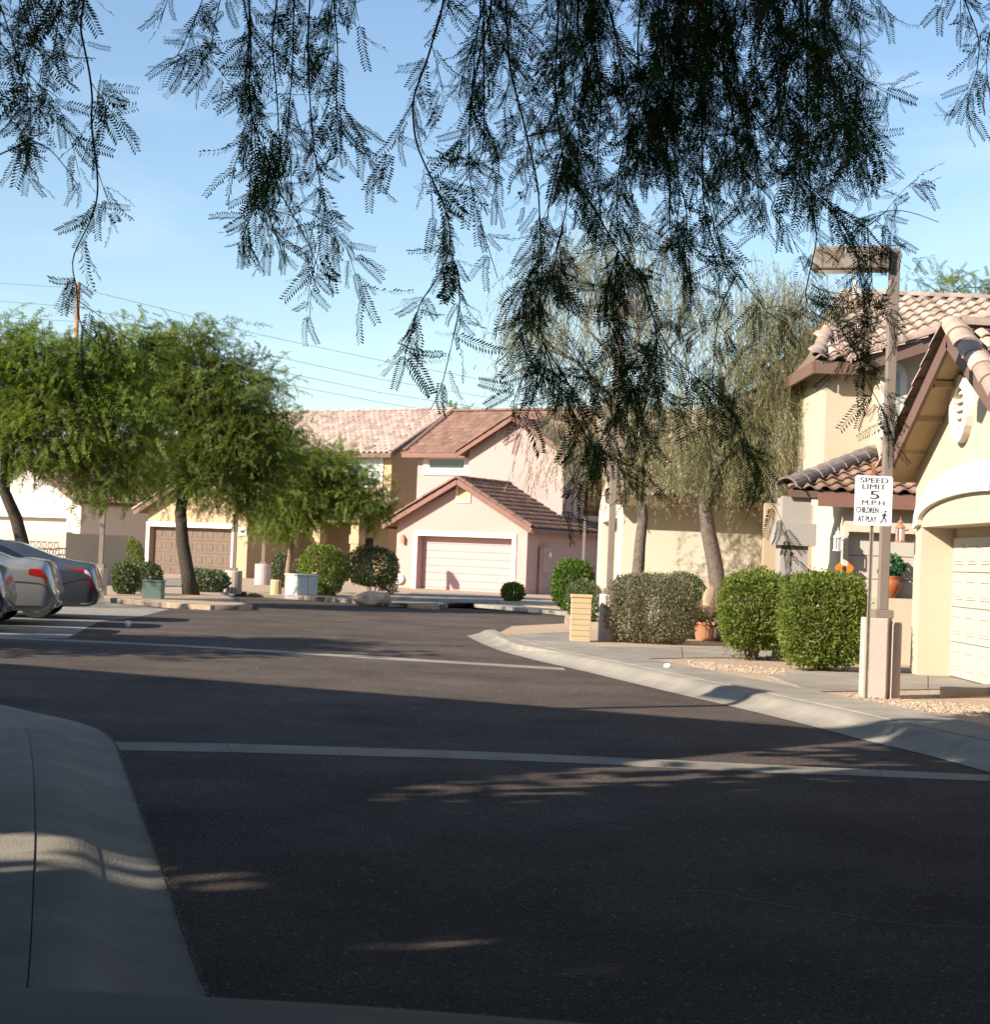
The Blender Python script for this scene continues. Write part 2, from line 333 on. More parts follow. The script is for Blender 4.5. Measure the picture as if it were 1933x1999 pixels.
def gable(parent, fr, s0, s1, n0, n1, he, hr, m, fm, tw=.3, tl=.38, faces=(1, -1), single=None, keep=None, fas=.2, ridge=True, rake=(), th=.1, amp=.055, tilename='roof_tile', flat=False, rr=.12, nr=None, lift=.05):
    """ridge along s at mid n; eaves at n0 (far) and n1 (towards viewer)"""
    p = fr.p; nm = (n0 + n1) / 2 if nr is None else nr
    d = MB(fr); d.slab([p(s0, n1, he), p(s1, n1, he), p(s1, nm, hr), p(s0, nm, hr)], th); d.slab([p(s0, nm, hr), p(s1, nm, hr), p(s1, n0, he), p(s0, n0, he)], th)
    roof = d.build('roof', M['deck'], parent)
    for sg in faces:
        ne = n1 if sg > 0 else n0; a = p(s0, ne, he); q = p(s0, nm, hr) - a
        tile_slope(roof, a, fr.S, q, s1 - s0, q.length, tw, tl, m, single=(single == sg), keep=keep, amp=amp, name=tilename, flat=flat, lift=lift)
    f = MB(fr)
    for ne, e in ((n1, .03), (n0, -.03)): f.beam(p(s0, ne + e, he - fas / 2), p(s1, ne + e, he - fas / 2), .045, fas)
    for ss, e in ((s0, -.025), (s1, .025)):
        for ne in (n1, n0): f.beam(p(ss + e, ne, he - fas / 2 + .02), p(ss + e, nm, hr - fas / 2 + .02), .045, fas)
    f.build('fascia', fm, roof)
    if ridge: barrels(roof, p(s0, nm, hr + .03), p(s1, nm, hr + .03), rr, .42, m)
    for ss, ne in rake: barrels(roof, p(ss, ne, he + .05), p(ss, nm, hr + .05), rr, .42, m, 'rake_tile')
    return roof
def gable_wall(b, s0, s1, n0, n1, h0, he, hr, axis='s'):
    """wall block with a gable end across s"""
    return b.prism([(s0, h0), (s1, h0), (s1, he), ((s0 + s1) / 2, hr), (s0, he)], n0, n1)
def ring(b, s0, s1, h0, h1, w, n0, n1, bottom=True):
    b.box(s0 - w, s0, n0, n1, h0 - (w if bottom else 0), h1 + w); b.box(s1, s1 + w, n0, n1, h0 - (w if bottom else 0), h1 + w)
    b.box(s0, s1, n0, n1, h1, h1 + w)
    if bottom: b.box(s0, s1, n0, n1, h0 - w, h0)
    return b
def panel_door(parent, fr, s0, s1, n, h0, h1, m, rows, cols, raised=True, name='garage_door'):
    d = MB(fr); d.box(s0, s1, n - .05, n, h0, h1); door = d.build(name, m, parent)
    rh = (h1 - h0) / rows
    for r in range(rows):
        sec = MB(fr).box(s0 + .004, s1 - .004, n, n + .022, h0 + r * rh + .006, h0 + (r + 1) * rh - .006).build('section', m, door, bevel=.006)
        if raised:
            cw = (s1 - s0) / cols
            for c in range(cols):
                x0, x1 = s0 + c * cw + cw * .14, s0 + (c + 1) * cw - cw * .14; y0, y1 = h0 + r * rh + rh * .2, h0 + (r + 1) * rh - rh * .2
                k = MB(fr)
                ring(k, x0 + .035, x1 - .035, y0 + .035, y1 - .035, .02, n + .022, n + .036)
                k.box(x0 + .05, x1 - .05, n + .022, n + .034, y0 + .05, y1 - .05)
                k.build('panel', m, door)
    return door
def window(parent, fr, s0, s1, h0, h1, n, tm, gm, w=.14, bars=(0, 0), frame=.05):
    wdw = ring(MB(fr), s0, s1, h0, h1, w, n, n + .06).build('window', tm, parent, bevel=.006)
    ring(MB(fr), s0 + frame, s1 - frame, h0 + frame, h1 - frame, frame, n + .005, n + .035).build('frame', M['wlamp'], wdw)
    MB(fr).box(s0, s1, n, n + .012, h0, h1).build('pane', gm, wdw)
    for i in range(bars[0]):
        s = s0 + (s1 - s0) * (i + 1) / (bars[0] + 1); MB(fr).box(s - .012, s + .012, n + .012, n + .022, h0, h1).build('glazing_bar', M['wlamp'], wdw)
    for i in range(bars[1]):
        h = h0 + (h1 - h0) * (i + 1) / (bars[1] + 1); MB(fr).box(s0, s1, n + .012, n + .0235, h - .012, h + .012).build('glazing_bar', M['wlamp'], wdw)
    return wdw

# ================================================================== ground, road, kerbs
def sheet(name, pts, z0, z1, m, parent=None, kind='structure', bevel=0.):
    b = MB(); k = len(pts); b.add([(q[0], q[1], z0) for q in pts] + [(q[0], q[1], z1) for q in pts],
        [tuple(range(k - 1, -1, -1)), tuple(range(k, 2 * k))] + [(i, (i + 1) % k, (i + 1) % k + k, i + k) for i in range(k)])
    o = b.build(name, m, parent, bevel=bevel)
    if parent is None: tag(o, kind=kind)
    return o
def resample(pts, step=None, n=None):
    pts = [np.array(tuple(q)[:2]) for q in pts]; d = np.concatenate([[0], np.cumsum([np.linalg.norm(b - a) for a, b in zip(pts, pts[1:])])])
    if n is None: n = max(2, int(d[-1] / step) + 1)
    t = np.linspace(0, d[-1], n); A = np.array(pts)
    return np.stack([np.interp(t, d, A[:, 0]), np.interp(t, d, A[:, 1])], 1)
def smooth2(A, k=3):
    for _ in range(k): A[1:-1] = (A[:-2] + 2 * A[1:-1] + A[2:]) / 4
    return A
def offset(A, w):
    T = unit(np.gradient(A, axis=0)); return A + np.stack([T[:, 1], -T[:, 0]], 1) * w
def rolled(name, A, B, h, parent=None, m=None, k=9, kind='structure'):
    """rolled kerb between road edge A and back line B"""
    V = []; n = len(A)
    for j in range(k):
        t = j / (k - 1); z = .006 + h * (t * t * (3 - 2 * t)) + (.02 * math.sin(math.pi * t) if t > .5 else 0)
        V += [(*(A[i] * (1 - t) + B[i] * t), z) for i in range(n)]
    F = [(j * n + i, j * n + i + 1, (j + 1) * n + i + 1, (j + 1) * n + i) for j in range(k - 1) for i in range(n - 1)]
    o = np_obj(name, V, F, m or M['concrete'], parent, smooth=True)
    if parent is None: tag(o, kind=kind)
    return o
sheet('ground', [(-1500, -400), (1500, -400), (1500, 2200), (-1500, 2200)], -.4, -.03, M['desert'])
road = sheet('road', [(-60, -30), (45, -30), (45, 62), (-60, 62)], -.03, 0, M['asphalt'])

# right-hand pavement
EP = [(911, 1241), (922, 1248), (945, 1259), (982, 1273), (1063, 1294), (1129, 1308), (1205, 1327), (1309, 1352), (1445, 1384), (1581, 1417), (1690, 1447), (1826, 1478), (1933, 1510)]
E0 = [G(*q) for q in EP]; d0 = (E0[-1] - E0[-3]).normalized(); E0.append(E0[-1] + d0 * 8)
EA = smooth2(resample(E0, .25), 4); EB = offset(EA, -.52); EC = offset(EA, -1.28)
pv = tag(bpy.data.objects.new('pavement_right', None), kind='structure'); COL.objects.link(pv)
n_seg = 12
for i in range(0, len(EA) - 1, n_seg):
    j = min(i + n_seg, len(EA) - 1); rolled('kerb_section', EA[i:j + 1], EB[i:j + 1], .125, pv)
for i in range(8, len(EA) - 1, 7):
    j = min(i + 7, len(EA) - 1); a, b2 = EB[i:j + 1], EC[i:j + 1]
    t = unit((EB[j] - EB[i])[None])[0] * .008
    pts = [tuple(a[0] + t)] + [tuple(q) for q in a[1:-1]] + [tuple(a[-1] - t), tuple(b2[-1] - t)] + [tuple(q) for q in b2[-2:0:-1]] + [tuple(b2[0] + t)]
    sheet('slab', pts, .02, .139, M['concrete'], pv)
yb = [tuple(q) for q in offset(EA, -.5)[4:]] + [(40, -20), (40, 46), (3.2, 47), (2.0, 45), (1.75, 40)] + [tuple(G(1107, 1228)[:2]), tuple(G(1000, 1234)[:2])]
sheet('gravel_yard', yb, -.02, .122, M['gravel'])
def px_slab(name, pxs, z1, m, parent, z0=.02): return sheet(name, [tuple(G(x, y, z1)[:2]) for x, y in pxs], z0, z1, m, parent)
dw = tag(bpy.data.objects.new('driveway', None), kind='structure'); COL.objects.link(dw)
px_slab('slab', [(968, 1240), (1110, 1233), (1160, 1258), (1222, 1284), (1100, 1274), (1010, 1258)], .131, M['concrete'], dw)
px_slab('slab', [(1164, 1262), (1330, 1262), (1334, 1284), (1226, 1286)], .134, M['concrete'], dw)
px_slab('slab', [(1332, 1262), (1560, 1265), (1610, 1283), (1338, 1284)], .134, M['concrete'], dw)
px_slab('slab', [(1500, 1318), (1515, 1313), (1690, 1306), (1812, 1313), (1812, 1345), (1590, 1350)], .134, M['concrete'], dw)
px_slab('slab', [(1814, 1313), (2150, 1360), (2150, 1385), (1933, 1343), (1814, 1345)], .134, M['concrete'], dw)
# raised lip at the far end of the gravel patch on the right
sheet('kerb_edge', [tuple(G(x, y, .2)[:2]) for x, y in ((1836, 1340), (1940, 1336), (2040, 1352), (2040, 1358), (1940, 1343), (1836, 1350))], .1, .21, M['concrete'], dw)

# left pavement
LE = [(-260, 1352), (-120, 1362), (0, 1378), (95, 1397), (174, 1416), (210, 1434), (226, 1455), (232, 1477), (259, 1551), (290, 1635), (317, 1709), (338, 1773), (364, 1862), (401, 1942)]
LJ = [(-420, 1352), (-260, 1358), (-120, 1368), (0, 1382), (35, 1398), (50, 1418), (58, 1445), (62, 1477), (66, 1519), (69, 1625), (66, 1709), (64, 1773), (60, 1862), (52, 1942)]
A0 = [G(*q) for q in LE]; B0 = [G(q[0], q[1], .13) for q in LJ]
A0.append(A0[-1] + (A0[-1] - A0[-3]).normalized() * 5); B0.append(B0[-1] + (B0[-1] - B0[-3]).normalized() * 5)
LA = smooth2(resample(A0, n=90), 6); LB = smooth2(resample(B0, n=90), 6)
pl = tag(bpy.data.objects.new('pavement_left', None), kind='structure'); COL.objects.link(pl)
for i in range(0, 89, 18): rolled('kerb_section', LA[i:i + 19], LB[i:i + 19], .125, pl)
LCc = LB.copy(); LCc[:, 0] = np.minimum(LB[:, 0] - 1.6, -4.0)
for i in range(0, 89, 9):
    j = min(i + 9, 89); sheet('slab', [tuple(q) for q in LB[i:j + 1] + np.array([-.004, 0])] + [tuple(q) for q in LCc[j:i - 1 if i else None:-1]], .01, .137, M['concrete'], pl)
sheet('gravel_verge', [(-4.0, -8), (-4.0, float(LB[20, 1])), (-30, float(LB[0, 1]) - .5), (-30, -8)], -.02, .118, M['gravel'])
# dry debris in the gutter
V, Fq = [], []
q4 = np.array([(-1, -.3, 0), (1, -.3, 0), (1, .3, 0), (-1, .3, 0)])
n = 2600; idx = rng.uniform(6, 88.5, n); i0 = idx.astype(int); fr_ = (idx - i0)[:, None]
pos = LA[i0] * (1 - fr_) + LA[np.minimum(i0 + 1, 89)] * fr_
pos = np.concatenate([pos + rng.normal(0, .009, (n, 2)), rng.uniform(.010, .02, (n, 1))], 1)
Ms = bases(np.concatenate([rng.normal(0, 1, (n, 2)), rng.normal(0, .15, (n, 1))], 1)) * rng.uniform(.003, .009, (n, 1, 1))
V, Fq = inst(q4, [(0, 1, 2, 3)], Ms, pos)
tag(np_obj('gutter_debris', V, Fq, M['dry']), 'dry leaf debris lying along the gutter line', 'debris', kind='stuff')
# concrete ribbon across the road and a second thin joint further on
cg = tag(bpy.data.objects.new('valley_gutter', None), kind='structure'); COL.objects.link(cg)
top = [(222, 1449), (475, 1453), (966, 1469), (1250, 1482), (1560, 1497), (1933, 1514)]; bot = [(234, 1466), (475, 1470), (966, 1484), (1250, 1496), (1560, 1511), (1933, 1526)]
tp = resample([G(*q) for q in top], n=9); bt = resample([G(*q) for q in bot], n=9)
for i in range(8):
    d = (tp[i + 1] - tp[i]) * .0025; sheet('slab', [tuple(bt[i] + d), tuple(bt[i + 1] - d), tuple(tp[i + 1] - d), tuple(tp[i] + d)], -.02, .005, M['concrete'], cg)
tp = resample([G(*q) for q in [(0, 1243), (300, 1256), (620, 1275), (1100, 1304)]], n=7); bt = resample([G(*q) for q in [(0, 1247), (300, 1259.5), (620, 1279), (1103, 1308)]], n=7)
for i in range(6): sheet('slab', [tuple(bt[i]), tuple(bt[i + 1]), tuple(tp[i + 1]), tuple(tp[i])], -.02, .004, M['concrete'], cg)
# parking apron under the cars
ap = tag(bpy.data.objects.new('parking_apron', None), kind='structure'); COL.objects.link(ap)
aps = [[(-400, 1240), (130, 1246), (190, 1215), (-300, 1212)], [(-300, 1211.3), (192, 1214), (275, 1204), (-250, 1200)], [(-250, 1199.3), (277, 1203.3), (330, 1190), (190, 1175), (-150, 1168)]]
for a in aps: sheet('slab', [tuple(G(*q)[:2]) for q in a], -.02, .006, M['concrete'], ap)

# far verges: planted strip, house yards
far = [G(-150, 1165), G(186, 1174), G(330, 1187), G(410, 1191), G(470, 1192), G(492, 1190), G(476, 1181), G(428, 1160), G(559, 1169), G(700, 1179), G(800, 1187), G(856, 1190), G(874, 1187), G(866, 1177)]
farb = [tuple(q[:2]) for q in far] + [tuple(G(905, 1176)[:2]), tuple(G(1106, 1197)[:2]), (6, 50), (45, 50), (45, 140), (-90, 140), (-90, 44)]
sheet('far_yard', farb, -.02, .11, M['gravel'])
fk = resample(far, .6); fk2 = offset(fk, -.22)
Vk = []; 
for q, r in zip(fk, fk2): Vk += [(q[0], q[1], -.01), (q[0], q[1], .118), (r[0], r[1], .124)]
Fk = [(3 * i + a, 3 * i + 3 + a, 3 * i + 4 + a, 3 * i + 1 + a) for i in range(len(fk) - 1) for a in (0, 1)]
tag(np_obj('far_kerb', Vk, Fk, M['concrete']), kind='structure')
dv = tag(bpy.data.objects.new('far_driveway', None), kind='structure'); COL.objects.link(dv)
for pp in ([(775, 1170), (802, 1156), (888, 1158), (858, 1174)], [(859, 1174.3), (889, 1158.2), (985, 1163), (968, 1178)], [(758, 1173.5), (968, 1179), (1108, 1190), (1108, 1195), (905, 1177), (758, 1178)],
           [(285, 1131), (455, 1127), (430, 1144), (255, 1146)]):
    px_slab('slab', pp, .118, M['concrete'], dv)

# ================================================================== pink house
pk = thing('pink_house', 'two storey pink stucco house with brown tiled roof and pink garage door', 'house', (-1, 68, 0))
FP = Fr((-3.95, 68.8, -.1), (5.25, -3.2, 0)); FW = 6.15
h_eave = FP.hit(*c4(1250, 1040))[1]; h_apex = FP.hit(*c4(785, 725))[1]
(ds0, _), (ds1, _) = FP.hit(*c4(432, 1350)), FP.hit(*c4(1133, 1350)); dh = FP.hit(*c4(800, 1150))[1]
b = MB(FP); b.box(0, ds0, -.45, 0, 0, dh); b.box(ds1, FW, -.45, 0, 0, dh); b.box(0, FW, -.45, 0, dh, h_eave - .08)
b.prism([(0, h_eave - .08), (FW, h_eave - .08), (FW / 2, h_apex - .2)], -.45, 0)
b.box(0, .2, -9.5, -.45, 0, h_eave - .08); b.box(FW - .2, FW, -9.5, -.45, 0, h_eave - .08)
b.build('wall', M['pink'], pk)
t = ring(MB(FP), ds0, ds1, 0, dh, .2, .002, .05, bottom=False); t.build('door_trim', M['trim'], pk, bevel=.008)
panel_door(pk, FP, ds0, ds1, -.4, 0, dh, M['pink_door'], 8, 1, raised=False)
gf = Fr(FP.p(0, 0, 0), -FP.N)   # ridge runs back from the front; seen from its right side n points to +S
roofp = gable(pk, gf, -.4, 9.5, -FW - .42, .42, h_eave - .02, h_apex + .05, M['tile_brown'], M['fascia_pink'], tw=.3, tl=.4, rake=((-.4, .42), (-.4, -FW - .42)), rr=.13) if False else None
def p_roof():
    # built in the wall frame: ridge along -n
    p = FP.p; ov = .42; mid = FW / 2; e = h_eave - .02; sl = (h_apex - h_eave) / (FW / 2); el = e - sl * ov
    d = MB(FP); d.slab([p(-ov, .42, el), p(mid, .42, h_apex), p(mid, -9.5, h_apex), p(-ov, -9.5, el)], .1); d.slab([p(mid, .42, h_apex), p(FW + ov, .42, el), p(FW + ov, -9.5, el), p(mid, -9.5, h_apex)], .1)
    r = d.build('roof', M['deck'], pk)
    q = p(mid, .42, h_apex) - p(FW + ov, .42, el)
    tile_slope(r, p(FW + ov, .42, el), -FP.N, q, 9.9, q.length, .3, .36, M['tile_brown'], amp=.05)
    q = p(mid, .42, h_apex) - p(-ov, .42, el); tile_slope(r, p(-ov, -9.5, el), FP.N, q, 9.9, q.length, .3, .36, M['tile_brown'], amp=.05)
    f = MB(FP)
    for s in (-ov, FW + ov): f.beam(p(s, .445, el - .1), p(mid, .445, h_apex - .1), .045, .2)
    f.beam(p(FW + ov + .03, .42, el - .1), p(FW + ov + .03, -9.5, el - .1), .045, .18); f.beam(p(-ov - .03, .42, el - .1), p(-ov - .03, -9.5, el - .1), .045, .18)
    f.build('fascia', M['fascia_pink'], r)
    barrels(r, p(FW + ov, .42, el + .05), p(mid, .42, h_apex + .05), .13, .42, M['tile_brown'], 'rake_tile'); barrels(r, p(-ov, .42, el + .05), p(mid, .42, h_apex + .05), .13, .42, M['tile_brown'], 'rake_tile')
    barrels(r, p(mid, .42, h_apex + .05), p(mid, -9.4, h_apex + .05), .12, .42, M['tile_brown'])
p_roof()
vs0, vh0 = FP.hit(*c4(738, 875)); vs1, vh1 = FP.hit(*c4(818, 785))
v = ring(MB(FP), vs0, vs1, vh0, vh1, .11, .002, .05).build('vent', M['trim'], pk)
for i in range(7):
    h = vh0 + (vh1 - vh0) * (i + .5) / 7; MB(FP).add([FP.p(s, n, hh) for s, n, hh in ((vs0, .045, h - .05), (vs1, .045, h - .05), (vs1, .01, h + .04), (vs0, .01, h + .04), (vs0, .03, h - .06), (vs1, .03, h - .06))], [(0, 1, 2, 3), (4, 5, 1, 0)]).build('slat', M['block'], v)
# wall lamp, hose reel, meter
ls, lh = FP.hit(*c4(340, 1175)); l = MB(FP); l.box(ls - .07, ls + .07, .001, .16, lh - .12, lh + .1); l.prism([(ls - .1, lh + .1), (ls + .1, lh + .1), (ls, lh + .22)], .01, .17); l.build('wall_lamp', M['copper'], pk)
ls, lh = FP.hit(*c4(310, 1455)); MB(Fr(FP.o, FP.S)).tube([FP.p(ls, .003, lh), FP.p(ls, .14, lh)], .21, 18).build('hose_reel', M['wlamp'], pk)
FS = Fr(FP.p(FW, 0, 0), -FP.N)     # right side wall
FS.N = FP.S.copy()
bs0, bh0 = FS.hit(*c4(1330, 1410)); bs1, bh1 = FS.hit(*c4(1400, 1225))
mb_ = MB(FS).box(bs0, bs1, .002, .22, bh0, bh1).build('meter_box', M['upperpink'], pk, bevel=.01)
MB(FS).tube([FS.p((bs0 + bs1) / 2, .22, (bh0 + bh1) / 2 + .2), FS.p((bs0 + bs1) / 2, .33, (bh0 + bh1) / 2 + .2)], .1, 12).build('meter', M['clear_lens'], mb_)
MB(FS).tube([FS.p(bs0 - .02, .1, .0), FS.p(bs0 - .02, .1, bh1)], .07, 8).build('conduit', M['pink'], pk)
# upper storey
FU = Fr(FP.p(0, -4.4, 0), FP.S)
us0 = FU.hit(*c4(438, 600))[0]; us1 = FU.hit(*c4(890, 600))[0]; ue = FU.hit(*c4(600, 515))[1]
b = MB(FU); b.box(us0, us1 + 4.7, -6.6, 0, 0, ue); b.build('upper_wall', M['upperpink'], pk)
ws0, wh0 = FU.hit(*c4(518, 662)); ws1, wh1 = FU.hit(*c4(860, 566))
window(pk, FU, ws0, ws1 - .45, wh0 + .1, wh1, .002, M['trim'], M['glass'], w=.26)
gable(pk, FU, us0 - .5, us1 + 5.0, -7.2, .5, ue - .1, ue + 2.05, M['tile_brown'], M['fascia_pink'], tw=.3, tl=.36, rake=((us0 - .45, .5),), th=.1, flat=True, lift=.02)
# front gable of the right wing
gm0, gm1 = us1, us1 + 4.6; ga = ue + 1.3
b = MB(FU); b.prism([(gm0, 0), (gm1, 0), (gm1, ue), ((gm0 + gm1) / 2, ga), (gm0, ue)], .02, .8); b.build('wing_wall', M['upperpink'], pk)
d = MB(FU); pU = FU.p; mm = (gm0 + gm1) / 2
sl = (ga - ue) / (mm - gm0)
d.slab([pU(gm0 - .45, 1.2, ue - .45 * sl + .1), pU(mm, 1.2, ga + .12), pU(mm, -3.4, ga + .12), pU(gm0 - .45, -.4, ue - .45 * sl + .1)], .1)
d.slab([pU(mm, 1.2, ga + .12), pU(gm1 + .45, 1.2, ue - .45 * sl + .1), pU(gm1 + .45, -.4, ue - .45 * sl + .1), pU(mm, -3.4, ga + .12)], .1)
rw = d.build('wing_roof', M['tile_brown'], pk)
MB(FU).beam(pU(gm0 - .45, 1.23, ue - .45 * sl), pU(mm, 1.23, ga + .02), .045, .2).beam(pU(gm1 + .45, 1.23, ue - .45 * sl), pU(mm, 1.23, ga + .02), .045, .2).build('fascia', M['fascia_pink'], rw)
barrels(rw, pU(gm0 - .45, 1.2, ue - .45 * sl + .12), pU(mm, 1.2, ga + .14), .12, .42, M['tile_brown'], 'rake_tile')
# low left wing beside the garage
FL = Fr(FP.p(-1.45, -3.2, 0), FP.S)
MB(FL).box(0, 1.4, -5, 0, 0, 2.75).build('entry_wall', M['pink'], pk)
d = MB(FL); d.slab([FL.p(-.6, .5, 2.75), FL.p(2.2, .5, 2.75), FL.p(2.2, -2.2, 3.9), FL.p(-.6, -2.2, 3.9)], .12); rl = d.build('entry_roof', M['deck'], pk)
tile_slope(rl, FL.p(-.6, .5, 2.75), FL.S, FL.p(0, -2.2, 3.9) - FL.p(0, .5, 2.75), 2.8, 2.93, .3, .36, M['tile_brown'])

# ================================================================== tan house with the brown garage door
tn = thing('tan_house', 'two storey tan stucco house with brown panelled garage door behind the trees', 'house', (-13, 80, 0))
rc = P(479, 1133, 76.0); FT = Fr((rc.x - 6.0 * .82, 76.0 + 6.0 * .57, -.05), (.82, -.57, 0)); TW = 6.0
ts0 = FT.hit(*c2(1378, 1050))[0]; ts1 = FT.hit(*c3(430, 1350))[0]; th_ = FT.hit(*c3(200, 1190))[1]; te = 3.2; ta = 4.75
b = MB(FT); b.box(-.4, ts0, -.4, 0, 0, th_); b.box(ts1, TW, -.4, 0, 0, th_); b.box(-.4, TW, -.4, 0, th_, te); b.prism([(-.4, te), (TW, te), (TW / 2 - .2, ta)], -.4, 0)
b.box(-.4, -.2, -9, -.4, 0, te); b.box(TW - .2, TW, -9, -.4, 0, te); b.build('wall', M['tan'], tn)
ring(MB(FT), ts0, ts1, 0, th_, .22, .002, .05, bottom=False).build('door_trim', M['trim'], tn)
panel_door(tn, FT, ts0, ts1, -.3, 0, th_, M['brown_door'], 4, 8)
p = FT.p; mid = TW / 2 - .2; d = MB(FT); sl = (ta - te) / (mid + .4); e_ = te - .5 * sl + .1
d.slab([p(-.9, .45, e_), p(mid, .45, ta + .1), p(mid, -9, ta + .1), p(-.9, -9, e_)], .12); d.slab([p(mid, .45, ta + .1), p(TW + .5, .45, e_), p(TW + .5, -9, e_), p(mid, -9, ta + .1)], .12)
r = d.build('garage_roof', M['deck'], tn)
for s in (-.9, TW + .5): barrels(r, p(s, .45, e_ + .04), p(mid, .45, ta + .14), .13, .42, M['tile_pink'], 'rake_tile'); MB(FT).beam(p(s, .48, e_ - .12), p(mid, .48, ta - .02), .045, .22).build('fascia', M['fascia'], r)
for s, dr in ((TW + .5, 1), (-.9, -1)):
    q = p(mid, 0, ta + .1) - p(s, 0, e_); a = p(s, .45, e_) if dr > 0 else p(s, -9, e_); tile_slope(r, a, -FT.N if dr > 0 else FT.N, q, 9.4, q.length, .3, .38, M['tile_pink'])
ws0, wh0 = FT.hit(*c3(483, 1275)); ws1, wh1 = FT.hit(*c3(515, 1200)); window(tn, FT, ws0 + .08, ws0 + .45, wh0 + .2, wh1, .002, M['trim'], M['glass'], w=.08)
# upper storey
crn = P(763, 930, 78.0); FV = Fr((crn.x - 14 * .82, 78.0 + 14 * .57, -.05), (.82, -.57, 0)); VW = 14.0
ve = FV.hit(*c4(230, 500))[1]; vr = FV.hit(*c4(250, 210), n=-4.4)[1]
MB(FV).box(0, VW, -8.4, 0, 0, ve - .1).prism([(0, 0), (.01, 0), (.01, .01)], -.1, 0).build('upper_wall', M['tan'], tn)
b = MB(Fr(FV.p(VW, 0, 0), -FV.N)); b.f.N = FV.S.copy(); b.prism([(0, ve - .1), (8.4, ve - .1), (4.2, vr - .15)], -.3, 0); b.prism([(0, ve - .1), (8.4, ve - .1), (4.2, vr - .15)], -VW, -VW + .3); b.build('gable_wall', M['tan'], tn)
gable(tn, FV, -.5, VW + .35, -8.9, .5, ve - .15, vr, M['tile_pink'], M['fascia'], tw=.34, tl=.42, rake=((VW + .3, .5),), amp=.075)
ws0, wh0 = FV.hit(*c3(1385, 835)); ws1, wh1 = FV.hit(*c3(1660, 640))
def arch_poly(s0, s1, h0, h1, rise, k=10):
    return [(s0, h0), (s1, h0)] + [(s0 + (s1 - s0) * (.5 + .5 * math.cos(math.pi * i / k)), h1 + rise * math.sin(math.pi * i / k)) for i in range(k + 1)]
wd = MB(FV).prism(arch_poly(ws0 - .16, ws1 + .16, wh0 - .16, wh1, .55), .002, .06).build('window', M['trim'], tn)
MB(FV).prism(arch_poly(ws0, ws1, wh0, wh1, .4), .06, .068).build('pane', M['glassp'], wd)
for i in range(1, 4): MB(FV).box(ws0 + (ws1 - ws0) * i / 4 - .02, ws0 + (ws1 - ws0) * i / 4 + .02, .068, .085, wh0, wh1 + .3).build('glazing_bar', M['trim'], wd)
for i in range(1, 4): MB(FV).box(ws0, ws1, .068, .0866, wh0 + (wh1 - wh0) * i / 3.2 - .02, wh0 + (wh1 - wh0) * i / 3.2 + .02).build('glazing_bar', M['trim'], wd)
# porch at the right end: roof, column, arch
d = MB(FV); d.slab([FV.p(VW - 4.6, 2.4, 3.0), FV.p(VW + .4, 2.4, 3.0), FV.p(VW + .4, -.05, 3.95), FV.p(VW - 4.6, -.05, 3.95)], .14); r = d.build('porch_roof', M['deck'], tn)
tile_slope(r, FV.p(VW - 4.6, 2.4, 3.0), FV.S, FV.p(0, -.05, 3.95) - FV.p(0, 2.4, 3.0), 5.0, 2.6, .34, .4, M['tile_pink'], amp=.07)
barrels(r, FV.p(VW + .36, 2.4, 3.05), FV.p(VW + .36, -.02, 4.0), .14, .42, M['tile_pink'], 'rake_tile')
for s in (VW - 2.6, VW - .3): MB(FV).box(s - .22, s + .22, 1.7, 2.1, 0, 2.9).build('column', M['tan'], tn); MB(FV).box(s - .28, s + .28, 1.66, 2.14, 1.9, 2.3).build('capital', M['tan'], tn)
MB(FV).box(VW - 2.2, VW - .9, .002, .06, 0, 2.2).build('front_door', M['black'], tn)

# ================================================================== white house at the far left
wh = thing('white_house', 'white stucco house with a red tiled roof behind the left hand tree', 'house', (-18, 76, 0))
rc = P(157, 1000, 88.0); FO = Fr((rc.x - 8.4 * .82, 88.0 + 8.4 * .57, -.05), (.82, -.57, 0)); OW = 8.4
oe = FO.hit(*c2(745, 618))[1]; oa = oe + 2.1; os1 = FO.hit(*c2(622, 760))[0]; oh = FO.hit(*c2(500, 770))[1]
b = MB(FO); b.box(0, .6, -.4, 0, 0, oh); b.box(os1, OW, -.4, 0, 0, oh); b.box(0, OW, -.4, 0, oh, oe); b.prism([(0, oe), (OW, oe), (OW / 2, oa)], -.4, 0); b.box(0, .2, -9.6, -.4, 0, oe); b.box(OW - .2, OW, -9.6, -.4, 0, oe); b.build('wall', M['white'], wh)
ring(MB(FO), .6, os1, 0, oh, .18, .002, .05, bottom=False).build('door_trim', M['trim'], wh)
panel_door(wh, FO, .6, os1, -.35, 0, oh, M['white_door'], 4, 8, raised=False)
p = FO.p; mid = OW / 2; sl = (oa - oe) / mid; e_ = oe - .3 * sl + .1; d = MB(FO)
d.slab([p(-.3, .4, e_), p(mid, .4, oa + .1), p(mid, -9.6, oa + .1), p(-.3, -9.6, e_)], .12); d.slab([p(mid, .4, oa + .1), p(OW + .3, .4, e_), p(OW + .3, -9.6, e_), p(mid, -9.6, oa + .1)], .12); r = d.build('roof', M['deck'], wh)
for s, dr in ((OW + .3, 1), (-.3, -1)):
    q = p(mid, 0, oa + .1) - p(s, 0, e_); a = p(s, .4, e_) if dr > 0 else p(s, -9.6, e_); tile_slope(r, a, -FO.N if dr > 0 else FO.N, q, 10.0, q.length, .34, .42, M['tile_red'], amp=.07)
    barrels(r, p(s, .4, e_ + .04), p(mid, .4, oa + .14), .13, .42, M['tile_red'], 'rake_tile'); MB(FO).beam(p(s, .43, e_ - .1), p(mid, .43, oa), .045, .2).build('fascia', M['fascia'], r)
